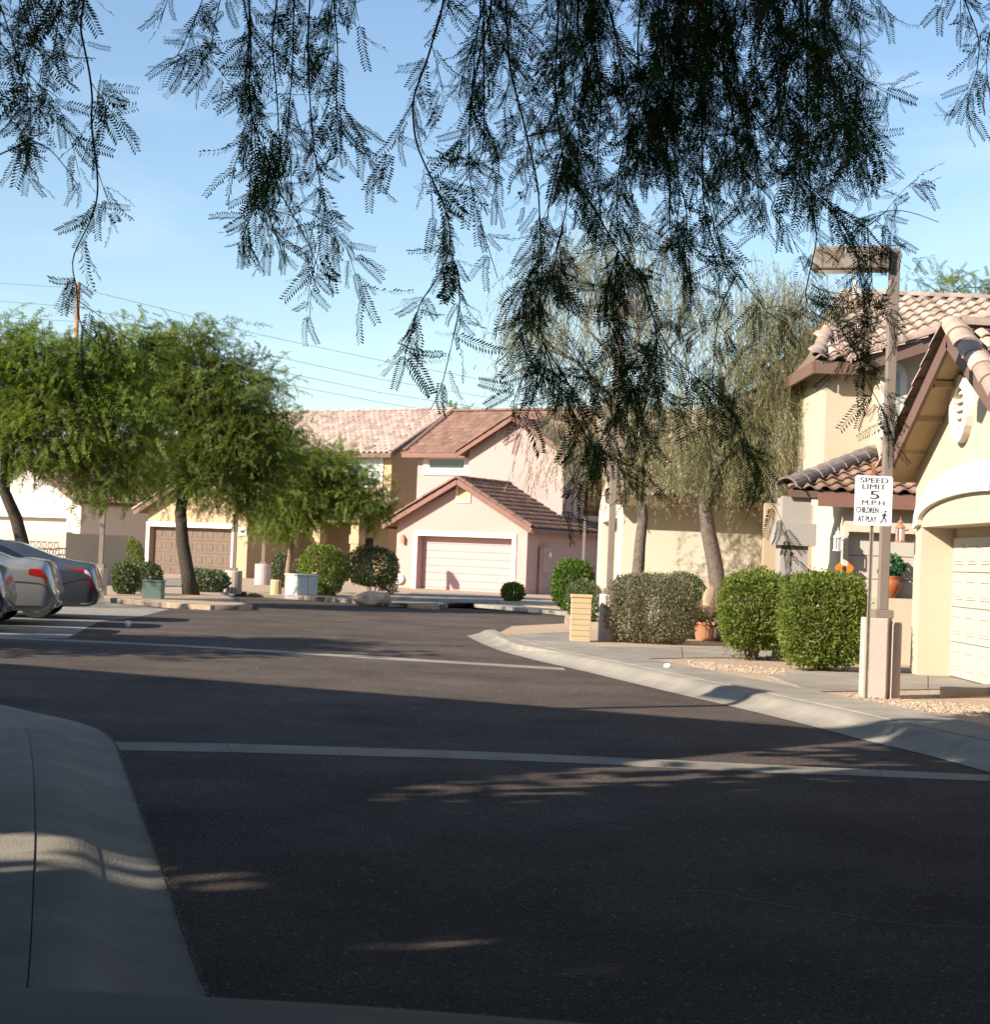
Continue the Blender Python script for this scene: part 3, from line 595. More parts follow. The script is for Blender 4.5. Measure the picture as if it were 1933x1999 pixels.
MB(FO).box(-4, OW - 4.6, -16, -9.6, 0, oa + .95).build('upper_wall', M['white'], wh)
gable(wh, FO, -4.4, OW - 4.2, -16.5, -9.1, oa + .85, oa + 2.3, M['tile_red'], M['fascia'], tw=.34, tl=.42, amp=.07)

# low courtyard wall with pier, iron fence, in front of the white house
FC = Fr(P(128, 1100, 52.0) - Vector((0, 0, 0)), (.9, -.43, 0)); FC.o.z = .1
cw = thing('courtyard_wall', 'beige stucco courtyard wall behind the parked cars, its right face in shade', 'wall', tuple(FC.o))
ht = FC.hit(*c2(580, 862))[1]
MB(FC).box(-9.5, -.32, -.2, -.02, 0, ht - .02).build('wall_panel', M['wallbeige'], cw); MB(FC).box(-.32, 0, -.25, .05, 0, ht).build('pier', M['wallbeige'], cw)
FD = Fr(FC.p(0, .05, 0), -FC.N); FD.N = FC.S.copy()
ql = FD.hit(*c2(1080, 900))[0]
MB(FD).box(.31, max(3.0, min(ql, 9)), -.2, -.02, 0, ht - .03).build('wall_panel', M['wallbeige'], cw)
fe = thing('iron_fence', 'low wrought iron fence with scrolled top rail against the courtyard wall', 'fence', tuple(FC.p(-2, .4, 0)))
f0, fh = FC.hit(*c2(60, 950), n=.35); f1, _ = FC.hit(*c2(545, 950), n=.35); fr0 = FC.hit(*c2(300, 1005), n=.35)[1]; fh = FC.hit(*c2(300, 945), n=.35)[1]
MB(FC).box(f0, f1, .33, .36, fh - .03, fh).build('top_rail', M['iron'], fe); MB(FC).box(f0, f1, .33, .36, fr0 - .03, fr0).build('middle_rail', M['iron'], fe); MB(FC).box(f0, f1, .33, .36, .15, .18).build('bottom_rail', M['iron'], fe)
nb = 18
for i in range(nb + 1):
    s = f0 + (f1 - f0) * i / nb; MB(FC).box(s - .012, s + .012, .337, .353, .1 if i % 9 == 0 else .18, fr0 - .03).build('baluster', M['iron'], fe)
for i in range(9):
    s = f0 + (f1 - f0) * (i + .5) / 9; rr = (fh - fr0) * .42; c = (fh + fr0) / 2 - .015
    MB(FC).tube([FC.p(s + rr * math.cos(a), .345, c + rr * math.sin(a)) for a in np.linspace(0, 6.2832, 13)], .013, 5, cap=False).build('scroll', M['iron'], fe)

# ================================================================== cream house in the middle (gable end faces the street)
cm = thing('cream_bungalow', 'cream stucco garage wing with tiled roof behind the drooping trees', 'house', (5, 37, .12))
DX, DY0, DY1, DZ = 2.6, 34.2, 42.2, .12
ew = 2.72; ar = 4.75
FD2 = Fr((DX, DY1, DZ), (0, -1, 0)); L2 = DY1 - DY0
b = MB(FD2); o0, o1 = 1.4, 6.4
b.box(0, o0, -.4, 0, 0, 2.3); b.box(o1, L2, -.4, 0, 0, 2.3); b.box(0, L2, -.4, 0, 2.3, ew); b.prism([(0, ew), (L2, ew), (L2 / 2, ar - .3)], -.4, 0)
b.build('street_wall', M['cream2'], cm)
MB().box(DX + .4, 8.4, DY0, DY0 + .25, DZ, DZ + ew).build('side_wall', M['cream2'], cm)
MB().box(8.15, 8.4, DY0 + .25, DY1, DZ, DZ + ew).build('end_wall', M['cream2'], cm)
panel_door(cm, FD2, o0, o1, -.38, 0, 2.3, M['white_door'], 4, 8)
FE = Fr((DX, DY0, DZ), (1, 0, 0))
gable(cm, FE, -.35, 5.0, -L2 - .45, .45, ew - .02, ar, M['tile_tan'], M['fascia'], tw=.3, tl=.4, rake=((-.3, .45), (5.0, .45)), amp=.06)

# ================================================================== cream house on the right
ch = thing('cream_house', 'cream two storey house on the right with arched garage recess and tan barrel tiles', 'house', (6, 24, .12))
GX, GY, GZ = 5.70, 22.9, .12
FA = Fr((GX, GY, GZ), (0, -1, 0)); LA_ = 5.7
o0, o1 = .36, 5.3; oh_ = FA.hit(*c6(1230, 440))[1]; fe_ = 2.72; fa_ = 4.12; mid = LA_ / 2
b = MB(FA); b.box(0, o0, -.5, 0, 0, oh_); b.box(o1, LA_, -.5, 0, 0, oh_); b.box(0, LA_, -.5, 0, oh_, fe_); b.prism([(0, fe_), (LA_, fe_), (mid, fa_)], -.5, 0)
b.box(0, .25, -6, -.5, 0, fe_); b.box(LA_ - .25, LA_, -6, -.5, 0, fe_); b.box(o0, o1, -.5, -.46, oh_ - .25, oh_)
b.build('garage_wall', M['cream'], ch)
panel_door(ch, FA, o0, o1, -.45, .02, oh_ - .12, M['white_door'], 4, 8)
# arch moulding over the opening
k = 20; ctr = (o0 + o1) / 2; half = (o1 - o0) / 2
inn = [(ctr - half * math.cos(math.pi * i / k), oh_ + .03 + .34 * math.sin(math.pi * i / k) ** .8) for i in range(k + 1)]
out = [(ctr - (half + .22) * math.cos(math.pi * i / k), oh_ - .02 + .74 * math.sin(math.pi * i / k) ** .8) for i in range(k + 1)]
b = MB(FA)
for i in range(k):
    q = [inn[i], inn[i + 1], out[i + 1], out[i]]; vv = [FA.p(s, n, h) for n in (.002, .07) for s, h in q]
    b.add(vv, [(4, 5, 6, 7), (0, 4, 7, 3)[::-1], (0, 1, 5, 4), (2, 3, 7, 6)])
b.build('arch_moulding', M['trim'], ch)
# oval vent
vc = FA.hit(*c7(1590, 1370)); k = 22; b = MB(FA)
for i in range(k):
    a0, a1 = 6.2832 * i / k, 6.2832 * (i + 1) / k; q = [(vc[0] + rs * math.cos(a), vc[1] + rh_ * math.sin(a)) for a, rs, rh_ in ((a0, .25, .27), (a1, .25, .27), (a1, .4, .42), (a0, .4, .42))]
    b.add([FA.p(s, n, h) for n in (.002, .09) for s, h in q], [(4, 5, 6, 7), (0, 1, 5, 4), (2, 3, 7, 6)])
v = b.build('oval_vent', M['trim'], ch)
for i in range(5):
    h = vc[1] - .2 + .1 * i; w_ = .25 * math.sqrt(max(.05, 1 - ((h - vc[1]) / .27) ** 2)); MB(FA).box(vc[0] - w_, vc[0] + w_, .004, .05, h - .012, h + .02).build('slat', M['trim'], v)
# garage roof
p = FA.p; ov = .42; OV = .36; sl = (fa_ - fe_) / mid; e_ = fe_ - .3 * sl + .12; d = MB(FA)
d.slab([p(-.3, OV, e_), p(mid, OV, fa_ + .14), p(mid, -7, fa_ + .14), p(-.3, -7, e_)], .1); d.slab([p(mid, OV, fa_ + .14), p(LA_ + .3, OV, e_), p(LA_ + .3, -7, e_), p(mid, -7, fa_ + .14)], .1)
r = d.build('garage_roof', M['soffit'], ch)
barrels(r, p(-.3, OV + .02, e_ + .03), p(mid, OV + .02, fa_ + .17), .13, .42, M['tile_tan'], 'rake_tile'); barrels(r, p(LA_ + .3, OV - .02, e_ + .05), p(mid, OV - .02, fa_ + .2), .15, .4, M['tile_tan'], 'rake_tile')
MB(FA).beam(p(-.3, OV + .025, e_ - .1), p(mid, OV + .025, fa_ + .03), .045, .2).beam(p(LA_ + .3, OV + .025, e_ - .1), p(mid, OV + .025, fa_ + .03), .045, .2).build('fascia', M['fascia'], r)
for t_ in (.25, .5, .75): MB(FA).beam(p(-.3 + (mid + .3) * t_, .01, e_ + (fa_ - e_) * t_ - .06), p(-.3 + (mid + .3) * t_, OV - .02, e_ + (fa_ - e_) * t_ - .06), .07, .09).build('bracket', M['soffit'], r)
q = p(mid, 0, fa_ + .14) - p(LA_ + .3, 0, e_); tile_slope(r, p(LA_ + .3, OV - .25, e_), -FA.N, q, 5.4, q.length, .27, .36, M['tile_tan'], single=True, keep=lambda u, w: u < .6)
q = p(mid, 0, fa_ + .14) - p(-.3, 0, e_); tile_slope(r, p(-.3, -7, e_), FA.N, q, 7.0, q.length, .27, .36, M['tile_tan'])
barrels(r, p(mid, OV - .1, fa_ + .2), p(mid, -5.5, fa_ + .2), .14, .4, M['tile_tan'])
# two storey body and projecting bay
AX, AY = 5.42, 28.0
FB = Fr((AX, AY, GZ), (1, 0, 0)); e2 = FB.hit(*c7(650, 1040))[1]; bx = FB.hit(*c7(875, 1300))[0]
MB(FB).box(0, 8, -7.5, 0, 0, e2).build('upper_wall', M['cream'], ch)
MB(FB).box(bx, 8.02, .002, .75, 0, e2).prism([(bx, e2), (8.02, e2), (8.02, e2 + .1), ((bx + 8.02) / 2, e2 + 1.3)], .002, .75).build('bay_wall', M['cream'], ch)
FBb = Fr(FB.p(0, .75, 0), (1, 0, 0))
w0, g0 = FBb.hit(*c7(985, 1560)); w1, g1 = FBb.hit(*c7(1085, 1170))
wd = MB(FBb).prism(arch_poly(w0 - .12, w1 + .12, g0 - .1, g1, .3), .002, .05).build('window', M['trim'], ch); MB(FBb).prism(arch_poly(w0, w1, g0, g1, .18), .05, .058).build('pane', M['glassp'], wd)
MB(FBb).box(w0, w1, .058, .07, (g0 + g1) / 2 + .05, (g0 + g1) / 2 + .1).build('glazing_bar', M['trim'], wd)
rz = e2 + 1.95
bayline = lambda x: .55 * (x - (bx - .3))       # bay roof climbs to the right
HS = 1.25
pf = FB.p; d = MB(FB); d.slab([pf(-.25, .3, e2 - .02), pf(8.2, .3, e2 - .02), pf(8.2, -5, rz), pf(HS, -5, rz)], .1); d.slab([pf(-.25, .3, e2 - .02), pf(HS, -5, rz), pf(-.25, -10.5, e2 - .02)], .1); d.slab([pf(HS, -5, rz), pf(8.2, -5, rz), pf(8.2, -10.5, e2 - .02), pf(-.25, -10.5, e2 - .02)], .1)
rf = d.build('roof', M['deck'], ch)
q = pf(0, -5, rz) - pf(0, .3, e2 - .02)
tile_slope(rf, pf(-.25, .3, e2 - .02), FB.S, q, 8.45, q.length, .29, .395, M['tile_tan'], single=True, amp=.07,
           keep=lambda u, w: u * 8.45 - .25 < 5.0 and u * 8.45 - .25 > -.25 + 1.5 * w - .05 and (w * 5.6 > .6 * (u * 8.45 - .25 - bx - .1)))
barrels(rf, pf(-.25, .3, e2 + .03), pf(HS, -5, rz + .04), .12, .42, M['tile_tan'], 'hip_tile'); barrels(rf, pf(HS, -5, rz + .04), pf(7, -5, rz + .04), .12, .42, M['tile_tan'])
MB(FB).beam(pf(-.25, .33, e2 - .12), pf(8.2, .33, e2 - .12), .045, .2).beam(pf(-.28, .3, e2 - .12), pf(-.28, -10.5, e2 - .12), .045, .2).build('fascia', M['fascia'], rf)
pB = FBb.p; mx_ = (bx + 8.0) / 2; ah = e2 + 1.38; d = MB(FBb)
d.slab([pB(bx - .4, .4, e2 - .05), pB(mx_, .4, ah), pB(mx_, -5.0, ah), pB(bx - .4, -.9, e2 - .05)], .1); d.slab([pB(mx_, .4, ah), pB(8.4, .4, e2 - .05), pB(8.4, -.9, e2 - .05), pB(mx_, -5.0, ah)], .1)
r = d.build('bay_roof', M['deck'], ch)
MB(FBb).beam(pB(bx - .4, .43, e2 - .15), pB(mx_, .43, ah - .1), .045, .2).build('fascia', M['fascia'], r)
barrels(r, pB(bx - .4, .4, e2 - .0), pB(mx_, .4, ah + .05), .13, .42, M['tile_tan'], 'rake_tile')
q = pB(mx_, 0, ah) - pB(bx - .4, 0, e2 - .05); tile_slope(r, pB(bx - .4, -.9, e2 - .05), -FB.N * -1, q, 1.2, q.length, .3, .385, M['tile_tan'], single=False)
# vent pipe on the main roof
vp = P(*c7(742, 545), 32.6); MB().tube([vp - Vector((0, 0, .25)), vp + Vector((0, 0, .22))], .05, 8).build('vent_pipe', M['trim'], rf)
# low porch roof, entry wall, column
PY = 25.3; FQ = Fr((4.9, PY, GZ), (1, 0, 0)); qe = FQ.hit(*c6(700, 175), n=.35)[1]; x1 = 1.75
HX, HN, HQ = 1.45, -2.6, .8
d = MB(FQ); d.slab([FQ.p(-.55, .16, qe), FQ.p(x1 + .3, .16, qe), FQ.p(x1 + .3, HN, qe + HQ), FQ.p(HX, HN, qe + HQ)], .1)
r = d.build('porch_roof', M['deck'], ch)
tile_slope(r, FQ.p(-.55, .16, qe), FQ.S, FQ.p(0, HN, qe + HQ) - FQ.p(0, .16, qe), x1 + .85, 3.05, .24, .34, M['tile_red'], single=True, keep=lambda u, w: u * (x1 + .85) > 2.0 * w - .02, amp=.045)
barrels(r, FQ.p(-.58, .18, qe + .04), FQ.p(HX, HN, qe + HQ + .05), .17, .42, M['tile_dark'], 'hip_tile')
MB(FQ).beam(FQ.p(-.1, .19, qe - .12), FQ.p(x1 + .3, .19, qe - .12), .045, .2).build('fascia', M['fascia_pink'], r)
sE = FQ.hit(*c6(655, 700))[0]
b = MB(FQ); a0 = FQ.hit(*c6(700, 500))[0]; ah0 = FQ.hit(*c6(800, 482))[1]
b.box(sE, a0, -.5, 0, 0, ah0); b.box(sE, x1 + .3, -.5, 0, ah0, qe - .05); b.box(sE, sE + .2, -2.7, -.5, 0, qe - .05); b.build('entry_wall', M['cream2'], ch)
panel_door(ch, FQ, a0, x1 + .3, -.16, .9, ah0, M['white_door'], 3, 3, raised=False, name='recessed_panel')
MB(FQ).box(a0 - .05, x1 + .3, -.4, .12, 0, .98).build('planter_wall', M['cream'], ch)
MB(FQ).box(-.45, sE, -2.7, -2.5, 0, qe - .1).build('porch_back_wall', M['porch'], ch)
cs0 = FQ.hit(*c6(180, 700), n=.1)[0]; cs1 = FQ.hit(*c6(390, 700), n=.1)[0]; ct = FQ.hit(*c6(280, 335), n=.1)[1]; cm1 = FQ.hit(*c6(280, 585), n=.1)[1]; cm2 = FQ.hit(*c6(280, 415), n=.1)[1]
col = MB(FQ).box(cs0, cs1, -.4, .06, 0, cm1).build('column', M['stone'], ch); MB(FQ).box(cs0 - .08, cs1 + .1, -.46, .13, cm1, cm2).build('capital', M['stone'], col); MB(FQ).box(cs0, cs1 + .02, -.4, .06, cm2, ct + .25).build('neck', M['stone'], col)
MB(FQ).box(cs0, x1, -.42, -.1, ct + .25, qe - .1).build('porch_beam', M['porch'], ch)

def lantern(name, label, c, m, s=1.):
    t = thing(name, label, 'lantern', tuple(c))
    c = Vector(c); B = MB(); B.lathe(c + Vector((0, 0, .16)) * s, [(.13 * s, 0), (.12 * s, .03 * s), (.05 * s, .1 * s), (.07 * s, .13 * s), (.045 * s, .17 * s), (.012 * s, .19 * s), (.008 * s, .27 * s)], 8); B.build('cap', m, t)
    B = MB()
    for i in range(4):
        a = 6.2832 * (i + .5) / 4; q = c + Vector((math.cos(a), math.sin(a), 0)) * .115 * s; B.beam(q - Vector((0, 0, .17 * s)), q + Vector((0, 0, .165 * s)), .022 * s, .022 * s)
    B.lathe(c - Vector((0, 0, .2 * s)), [(.13 * s, 0), (.13 * s, .03 * s)], 8); B.build('cage', m, t)
    MB().lathe(c - Vector((0, 0, .16 * s)), [(.085 * s, 0), (.085 * s, .31 * s)], 8).build('glass', M['clear_lens'], t)
    MB().beam(c + Vector((.02 * s, .0, .05 * s)), c + Vector((.22 * s, .06 * s, .12 * s)), .03 * s, .03 * s).build('bracket', m, t)
    return t
q = FQ.hit(*c6(630, 570), n=.12); lantern('wall_lantern', 'white carriage lantern on the corner of the entry wall', FQ.p(q[0] - .03, .12, q[1]), M['wlamp'], .55)
q = P(*c6(1090, 560), 22.75); lantern('wall_lantern', 'terracotta coloured carriage lantern beside the arched garage', q, M['copper'], .55)
# butterfly ornament
q = FQ.hit(*c6(665, 815), n=.03); bt = thing('wall_ornament', 'orange butterfly ornament on the entry wall above the hedge', 'ornament', tuple(FQ.p(q[0], .03, q[1])))
for sx, mm_ in ((-1, M['orange']), (1, M['black'])):
    k = [(q[0], q[1] - .02), (q[0] + sx * .05, q[1] - .16), (q[0] + sx * .12, q[1] - .1), (q[0] + sx * .09, q[1] + .0), (q[0] + sx * .14, q[1] + .13), (q[0] + sx * .06, q[1] + .2), (q[0], q[1] + .04)]
    MB(FQ).prism(k, .005, .02).build('wing', mm_ if sx < 0 else M['orange'], bt)
MB(FQ).tube([FQ.p(q[0], .025, q[1] - .12), FQ.p(q[0], .025, q[1] + .15)], .015, 6).build('body', M['black'], bt)
# terracotta pot with plant on the planter wall
pc = FQ.p(*[(lambda z: (z[0], 0, 0))(FQ.hit(*c6(1015, 1080), n=-.12))][0]); pc = Vector((P(*c6(1012, 1080), PY - .02).x, PY - .02, GZ + .98))
pt = thing('flower_pot', 'large orange terracotta pot with green plant on the planter wall', 'pot', tuple(pc))
MB().lathe(pc, [(k_ * .62, z_ * .62) for k_, z_ in [(.12, 0), (.16, .06), (.24, .22), (.262, .33), (.24, .42), (.205, .46), (.225, .5), (.225, .53), (.19, .53), (.19, .48)]], 28).build('pot', M['terracotta'], pt, smooth=True)
def leaf_cloud(c, r, n, size, m, parent, name='foliage', asp=.5, seed=1, droop=0., hollow=.0):
    g = np.random.default_rng(seed); d = unit(g.normal(0, 1, (n, 3))); rad = (hollow + (1 - hollow) * g.uniform(0, 1, (n, 1)) ** .5)
    pos = np.array(c) + d * rad * np.array(r); D = d + g.normal(0, .6, (n, 3)) + np.array([0, 0, -droop])
    T = np.array([(0, -asp / 2, 0), (.5, -asp / 2 * 1.2, .06), (1, 0, 0), (.5, asp / 2 * 1.2, .06)]); Ms = bases(D, g.uniform(0, 6.28, n)) * (size * g.uniform(.6, 1.2, n))[:, None, None]
    V, F = inst(T, [(0, 1, 2, 3)], Ms, pos); return np_obj(name, V, F, m, parent)
leaf_cloud(pc + Vector((.02, 0, .46)), (.17, .17, .14), 170, .09, M['plant'], pt, seed=4, asp=.7)
# hose bib
q = G(1755, 1310, .14); sp = thing('water_pipe', 'brown bent water pipe standing at the garage corner', 'pipe', (q.x - .02, q.y - .05, .13))
MB().tube([q + Vector((-.05, -.15, -.01)), q + Vector((-.05, -.15, .22)), q + Vector((-.08, -.15, .3)), q + Vector((-.16, -.15, .38)), q + Vector((-.16, -.15, .62))], .028, 8).build('pipe', M['iron'], sp)
MB().tube([q + Vector((-.16, -.15, .34)), q + Vector((-.02, -.15, .3))], .02, 6).build('valve', M['copper'], sp)

# ================================================================== street furniture
def lamp_post(name, label, base, ped_h, ped_r, top, pw, head_dir, head_len, m_ped, group, square=False, hh=.26):
    base = Vector(base); t = thing(name, label, 'lamp post', tuple(base), group)
    if square:
        b = MB(); r = ped_r; b.add([base + Vector((x - .062, y, z)) for z in (-.05, ped_h) for x, y in ((-r, -r * .9), (r * .55, -r), (r, -r * .2), (r * .8, r), (-r * .8, r))], [(4, 3, 2, 1, 0), (5, 6, 7, 8, 9)] + [(i, (i + 1) % 5, (i + 1) % 5 + 5, i + 5) for i in range(5)])
        b.build('pedestal', m_ped, t, bevel=.012)
    else: MB().lathe(base - Vector((0, 0, .05)), [(ped_r, 0), (ped_r, ped_h + .02), (ped_r * .95, ped_h + .05), (0.01, ped_h + .05)], 20).build('pedestal', m_ped, t, smooth=False)
    w = pw / 2
    MB().box(base.x - w * 1.9, base.x + w * 1.9, base.y - w * 1.9, base.y + w * 1.9, base.z + ped_h, base.z + ped_h + .09).build('base_plate', M['pole'], t, bevel=.008)
    MB().box(base.x - w, base.x + w, base.y - w, base.y + w, base.z + ped_h + .09, top).build('pole', M['pole'], t, bevel=.008)
    hd = Vector(head_dir).normalized(); a = Vector((base.x, base.y, top - hh / 2 + .02)) - hd * w * .98; c = a + hd * head_len
    MB().beam(a + hd * (2 * w), c, .3, hh).build('lamp_head', M['pole'], t, bevel=.02)
    MB().beam(a + hd * (head_len * .45) - Vector((0, 0, hh / 2 + .004)), c - hd * .06 - Vector((0, 0, hh / 2 + .004)), .24, .012).build('lens', M['clear_lens'], t)
    return t
LB_ = G(1722, 1364, .12)
tp = P(1745, 484, LB_.y).z
lamp_post('lamp_post', 'tall brown box headed lamp post behind the speed limit sign', LB_ + Vector((0, .1, 0)), .86, .165, tp, .105, (-1, .25, 0), .92, M['pedestal'], 'brown lamp posts', square=True, hh=.25)
bb = G(1744, 1365, .12); bl = thing('bollard', 'slim round pinkish concrete bollard right of the sign pedestal', 'bollard', tuple(bb))
MB().lathe(bb + Vector((.0, .06, -.05)), [(.085, 0), (.085, .84), (.075, .87), (.01, .875)], 18).build('post', M['pedestal'], bl, smooth=False)
# lamps further off
def lamp_px(px, py, z, ped_px, lab, top_z=5.6, hd=(-1, .2, 0), pr=.22, pw=.11):
    q = G(px, py, z); return lamp_post('lamp_post', lab, q, ped_px * q.y / FPX, pr, top_z, pw, hd, .92, M['pedestal'], 'brown lamp posts')
lamp_px(1186, 1252, .12, 92, 'lamp post on white pedestal left of the big sage bush', pr=.165, hd=(.2, 1, 0), top_z=6.0)
lamp_px(1136, 1172, .05, 28, 'thin lamp post in front of the round green bush beside pink house', pr=.14, pw=.09)
lamp_px(193, 1170, .0, 62, 'lamp post on white round pedestal behind the grey parked car', pr=.18)
lamp_px(454, 1156, .1, 42, 'left lamp post of the pair before the brown garage door', pr=.27)
lamp_post('lamp_post', 'right lamp post of the pair beside the brown garage door', (-8.6, 63.3, .1), .78, .3, 5.15, .12, (-.5, -.86, 0), .92, M['pedestal'], 'brown lamp posts')

# speed limit sign
sb = G(1690, 1366, .12); sg = thing('speed_limit_sign', 'white speed limit five sign on a rusty steel post', 'sign', tuple(sb))
SY = sb.y - .02
pt_ = P(1706, 905, SY).z
MB().box(sb.x - .018, sb.x + .018, SY - .006, SY + .006, .06, pt_ - .35).box(sb.x - .018, sb.x - .012, SY - .024, SY - .0061, .06, pt_ - .35).box(sb.x + .012, sb.x + .018, SY - .024, SY - .0061, .06, pt_ - .35).build('post', M['galv'], sg)
MB().box(sb.x - .018, sb.x + .018, SY - .006, SY + .006, pt_ - .35, pt_).build('post_top', M['rust'], sg)
tl, br = P(*c6(748, 108), SY - .03), P(*c6(1024, 500), SY - .03); tr_, blx = P(*c6(1036, 118), SY - .03), P(*c6(736, 487), SY - .03)
x0, x1_ = (tl.x + blx.x) / 2, (br.x + tr_.x) / 2; z1, z0 = (tl.z + tr_.z) / 2, (br.z + blx.z) / 2; SW, SHh = x1_ - x0, z1 - z0
FSn = Fr((x0, SY - .027, z0), (1, 0, 0))
def rrect(w, h, r, k=5):
    o = []
    for cx, cy, a0 in ((w - r, r, -90), (w - r, h - r, 0), (r, h - r, 90), (r, r, 180)):
        o += [(cx + r * math.cos(R(a0 + 90 * i / k)), cy + r * math.sin(R(a0 + 90 * i / k))) for i in range(k + 1)]
    return o
pn = MB(FSn).prism(rrect(SW, SHh, .03), 0, .004).build('panel', M['signwhite'], sg)
def words(txt, cx, cy, h, w, sh=0., n_=.0056):
    if not sh: words(txt, cx + .009, cy, h, w, 1., .0059)
    cu = bpy.data.curves.new('lettering', 'FONT'); cu.body = txt; cu.align_x = 'CENTER'; cu.size = 1
    o = bpy.data.objects.new('tmp', cu); COL.objects.link(o); dg = bpy.context.evaluated_depsgraph_get(); me = bpy.data.meshes.new_from_object(o.evaluated_get(dg)); bpy.data.objects.remove(o)
    co = np.array([v.co[:] for v in me.vertices]); lo, hi = co.min(0), co.max(0)
    for v in me.vertices:
        sx = (v.co.x - (lo[0] + hi[0]) / 2) / (hi[0] - lo[0]) * w * SW + cx * SW; sz = (v.co.y - lo[1]) / (hi[1] - lo[1]) * h * SHh + (1 - cy) * SHh
        v.co = FSn.p(sx, n_, sz)
    me.update(); link('lettering', me, M['ink'], pn)
words('SPEED', .5, .145, .105, .74); words('LIMIT', .5, .27, .1, .62); words('5', .52, .465, .165, .25); words('M.P.H.', .52, .59, .095, .66); words('CHILDREN', .345, .75, .115, .58); words('AT PLAY', .345, .93, .115, .49)
# running figure
fx = lambda x, y: (x * SW, (1 - y) * SHh)
def stroke(b, pts, w):
    for (xa, ya), (xb, yb_) in zip(pts, pts[1:]):
        a, c = Vector(fx(xa, ya)), Vector(fx(xb, yb_)); d = (c - a).normalized(); s = Vector((-d.y, d.x)) * w * SW / 2
        b.add([FSn.p(q.x, .0055, q.y) for q in (a - s, c - s, c + s, a + s)], [(0, 1, 2, 3)])
b = MB(FSn); b.add([FSn.p(fx(.83, .71)[0] + .03 * SW * math.cos(a), .0055, fx(.83, .71)[1] + .03 * SW * math.sin(a)) for a in np.linspace(0, 6.28, 13)[:-1]], [tuple(range(12))])
stroke(b, [(.815, .745), (.79, .84)], .06); stroke(b, [(.815, .755), (.755, .78), (.735, .815)], .022); stroke(b, [(.82, .76), (.85, .80), (.895, .79)], .022)
stroke(b, [(.79, .84), (.85, .87), (.845, .93)], .03); stroke(b, [(.79, .83), (.76, .89), (.70, .945)], .03); b.build('runner', M['ink'], pn)

# yellow block pillar
q = G(1133, 1253, .12); bp_ = thing('mailbox_pillar', 'small yellow block pillar left of the sage bush', 'pillar', tuple(q))
hp = 86 * q.y / FPX; w = .165; nb = 8
MB().box(q.x - w + .006, q.x + w - .006, q.y, q.y + .33, .08, .12 + hp - .02).build('core', M['joint'], bp_)
for i in range(nb): MB().box(q.x - w, q.x + w, q.y - .006, q.y + .336, .12 + hp * i / nb + .004, .12 + hp * (i + 1) / nb - .006).build('block', M['block'], bp_, bevel=.006)
MB().box(q.x - w - .015, q.x + w + .015, q.y - .02, q.y + .35, .12 + hp, .12 + hp + .05).build('cap', M['block'], bp_, bevel=.01)
# utility cabinets
q = G(577, 1163, .11); ub = thing('utility_cabinet', 'pale grey metal utility cabinet on the far verge', 'cabinet', tuple(q))
FU2 = Fr((q.x - .42, q.y, .11), (.9, .43, 0)); s_ = q.y / FPX; FK = Fr(G(580, 1163, .11), (.75, .66, 0)); hgt = 39 * s_
MB(FK).box(-.02, .72, -.62, 0, 0, hgt).build('housing', M['box_grey'], ub, bevel=.02); MB(FK).box(-.05, .75, -.65, .03, hgt, hgt + .05).build('lid', M['box_grey'], ub, bevel=.01)
for i in range(2): MB(FK).box(.02 + .35 * i, .34 + .35 * i, .002, .02, .06, hgt - .05).build('door', M['box_grey'], ub)
q = G(295, 1169, .1); ug = thing('utility_box', 'small dark green utility box in the shade by the tree', 'utility box', tuple(q))
MB().box(q.x - .24, q.x + .24, q.y, q.y + .45, .08, .52).build('housing', M['box_green'], ug, bevel=.015); MB().box(q.x - .26, q.x + .26, q.y - .02, q.y + .47, .52, .56).build('lid', M['box_green'], ug, bevel=.01)
q = G(538, 1160, .11); tb = thing('marker_post', 'short tan cable marker post beside the grey cabinet', 'post', tuple(q)); MB().lathe(q - Vector((0, 0, .03)), [(.17, 0), (.17, .42), (.14, .46), (.01, .46)], 12).build('post', M['block'], tb)
# boulder
def rock(name, label, c, r, seed):
    bm = bmesh.new(); bmesh.ops.create_icosphere(bm, subdivisions=3, radius=1); g = random.Random(seed)
    pl_ = [(Vector((g.gauss(0, 1), g.gauss(0, 1), g.gauss(0, 1))).normalized(), g.uniform(.6, .95)) for _ in range(16)]
    for v in bm.verts:
        for n_, d_ in pl_:
            e = v.co.dot(n_) - d_
            if e > 0: v.co -= n_ * e * .85
        v.co = Vector((v.co.x * r[0], v.co.y * r[1], v.co.z * r[2])) + Vector(c)
    me = bpy.data.meshes.new(name); bm.to_mesh(me); bm.free(); return tag(link(name, me, M['rock']), label, 'boulder')
q = G(722, 1175, .12); rock('boulder', 'low sandy boulder on the verge before the pink house', q + Vector((0, 0, .08)), (.5, .35, .24), 3); 
q = G(748, 1176, .12); rock('boulder', 'small grey brown boulder at the driveway edge of the pink house', q + Vector((0, 0, .1)), (.27, .24, .28), 5)
q = G(1383, 1205, .13); rock('boulder', 'pale upright stone between the sage bush and leaning trunk', P(1385, 1170, 29.8), (.13, .1, .34), 9)
# litter
q = G(249, 1224); l = thing('plastic_cup', 'crumpled white plastic cup lying on the road near cars', 'litter', tuple(q))
MB().lathe(q + Vector((0, 0, .0)), [(.035, 0), (.045, .02), (.06, .06), (.05, .09), (.02, .11), (.01, .11)], 9).build('cup', M['litter'], l)
q = G(1303, 1304, .13); l = thing('crumpled_paper', 'crumpled white paper on the kerb edge', 'litter', tuple(q))
rk = rock('ball', None, q + Vector((0, 0, .03)), (.05, .035, .032), 11); del rk['category']; rk.data.materials.clear(); rk.data.materials.append(M['litter']); adopt(rk, l)

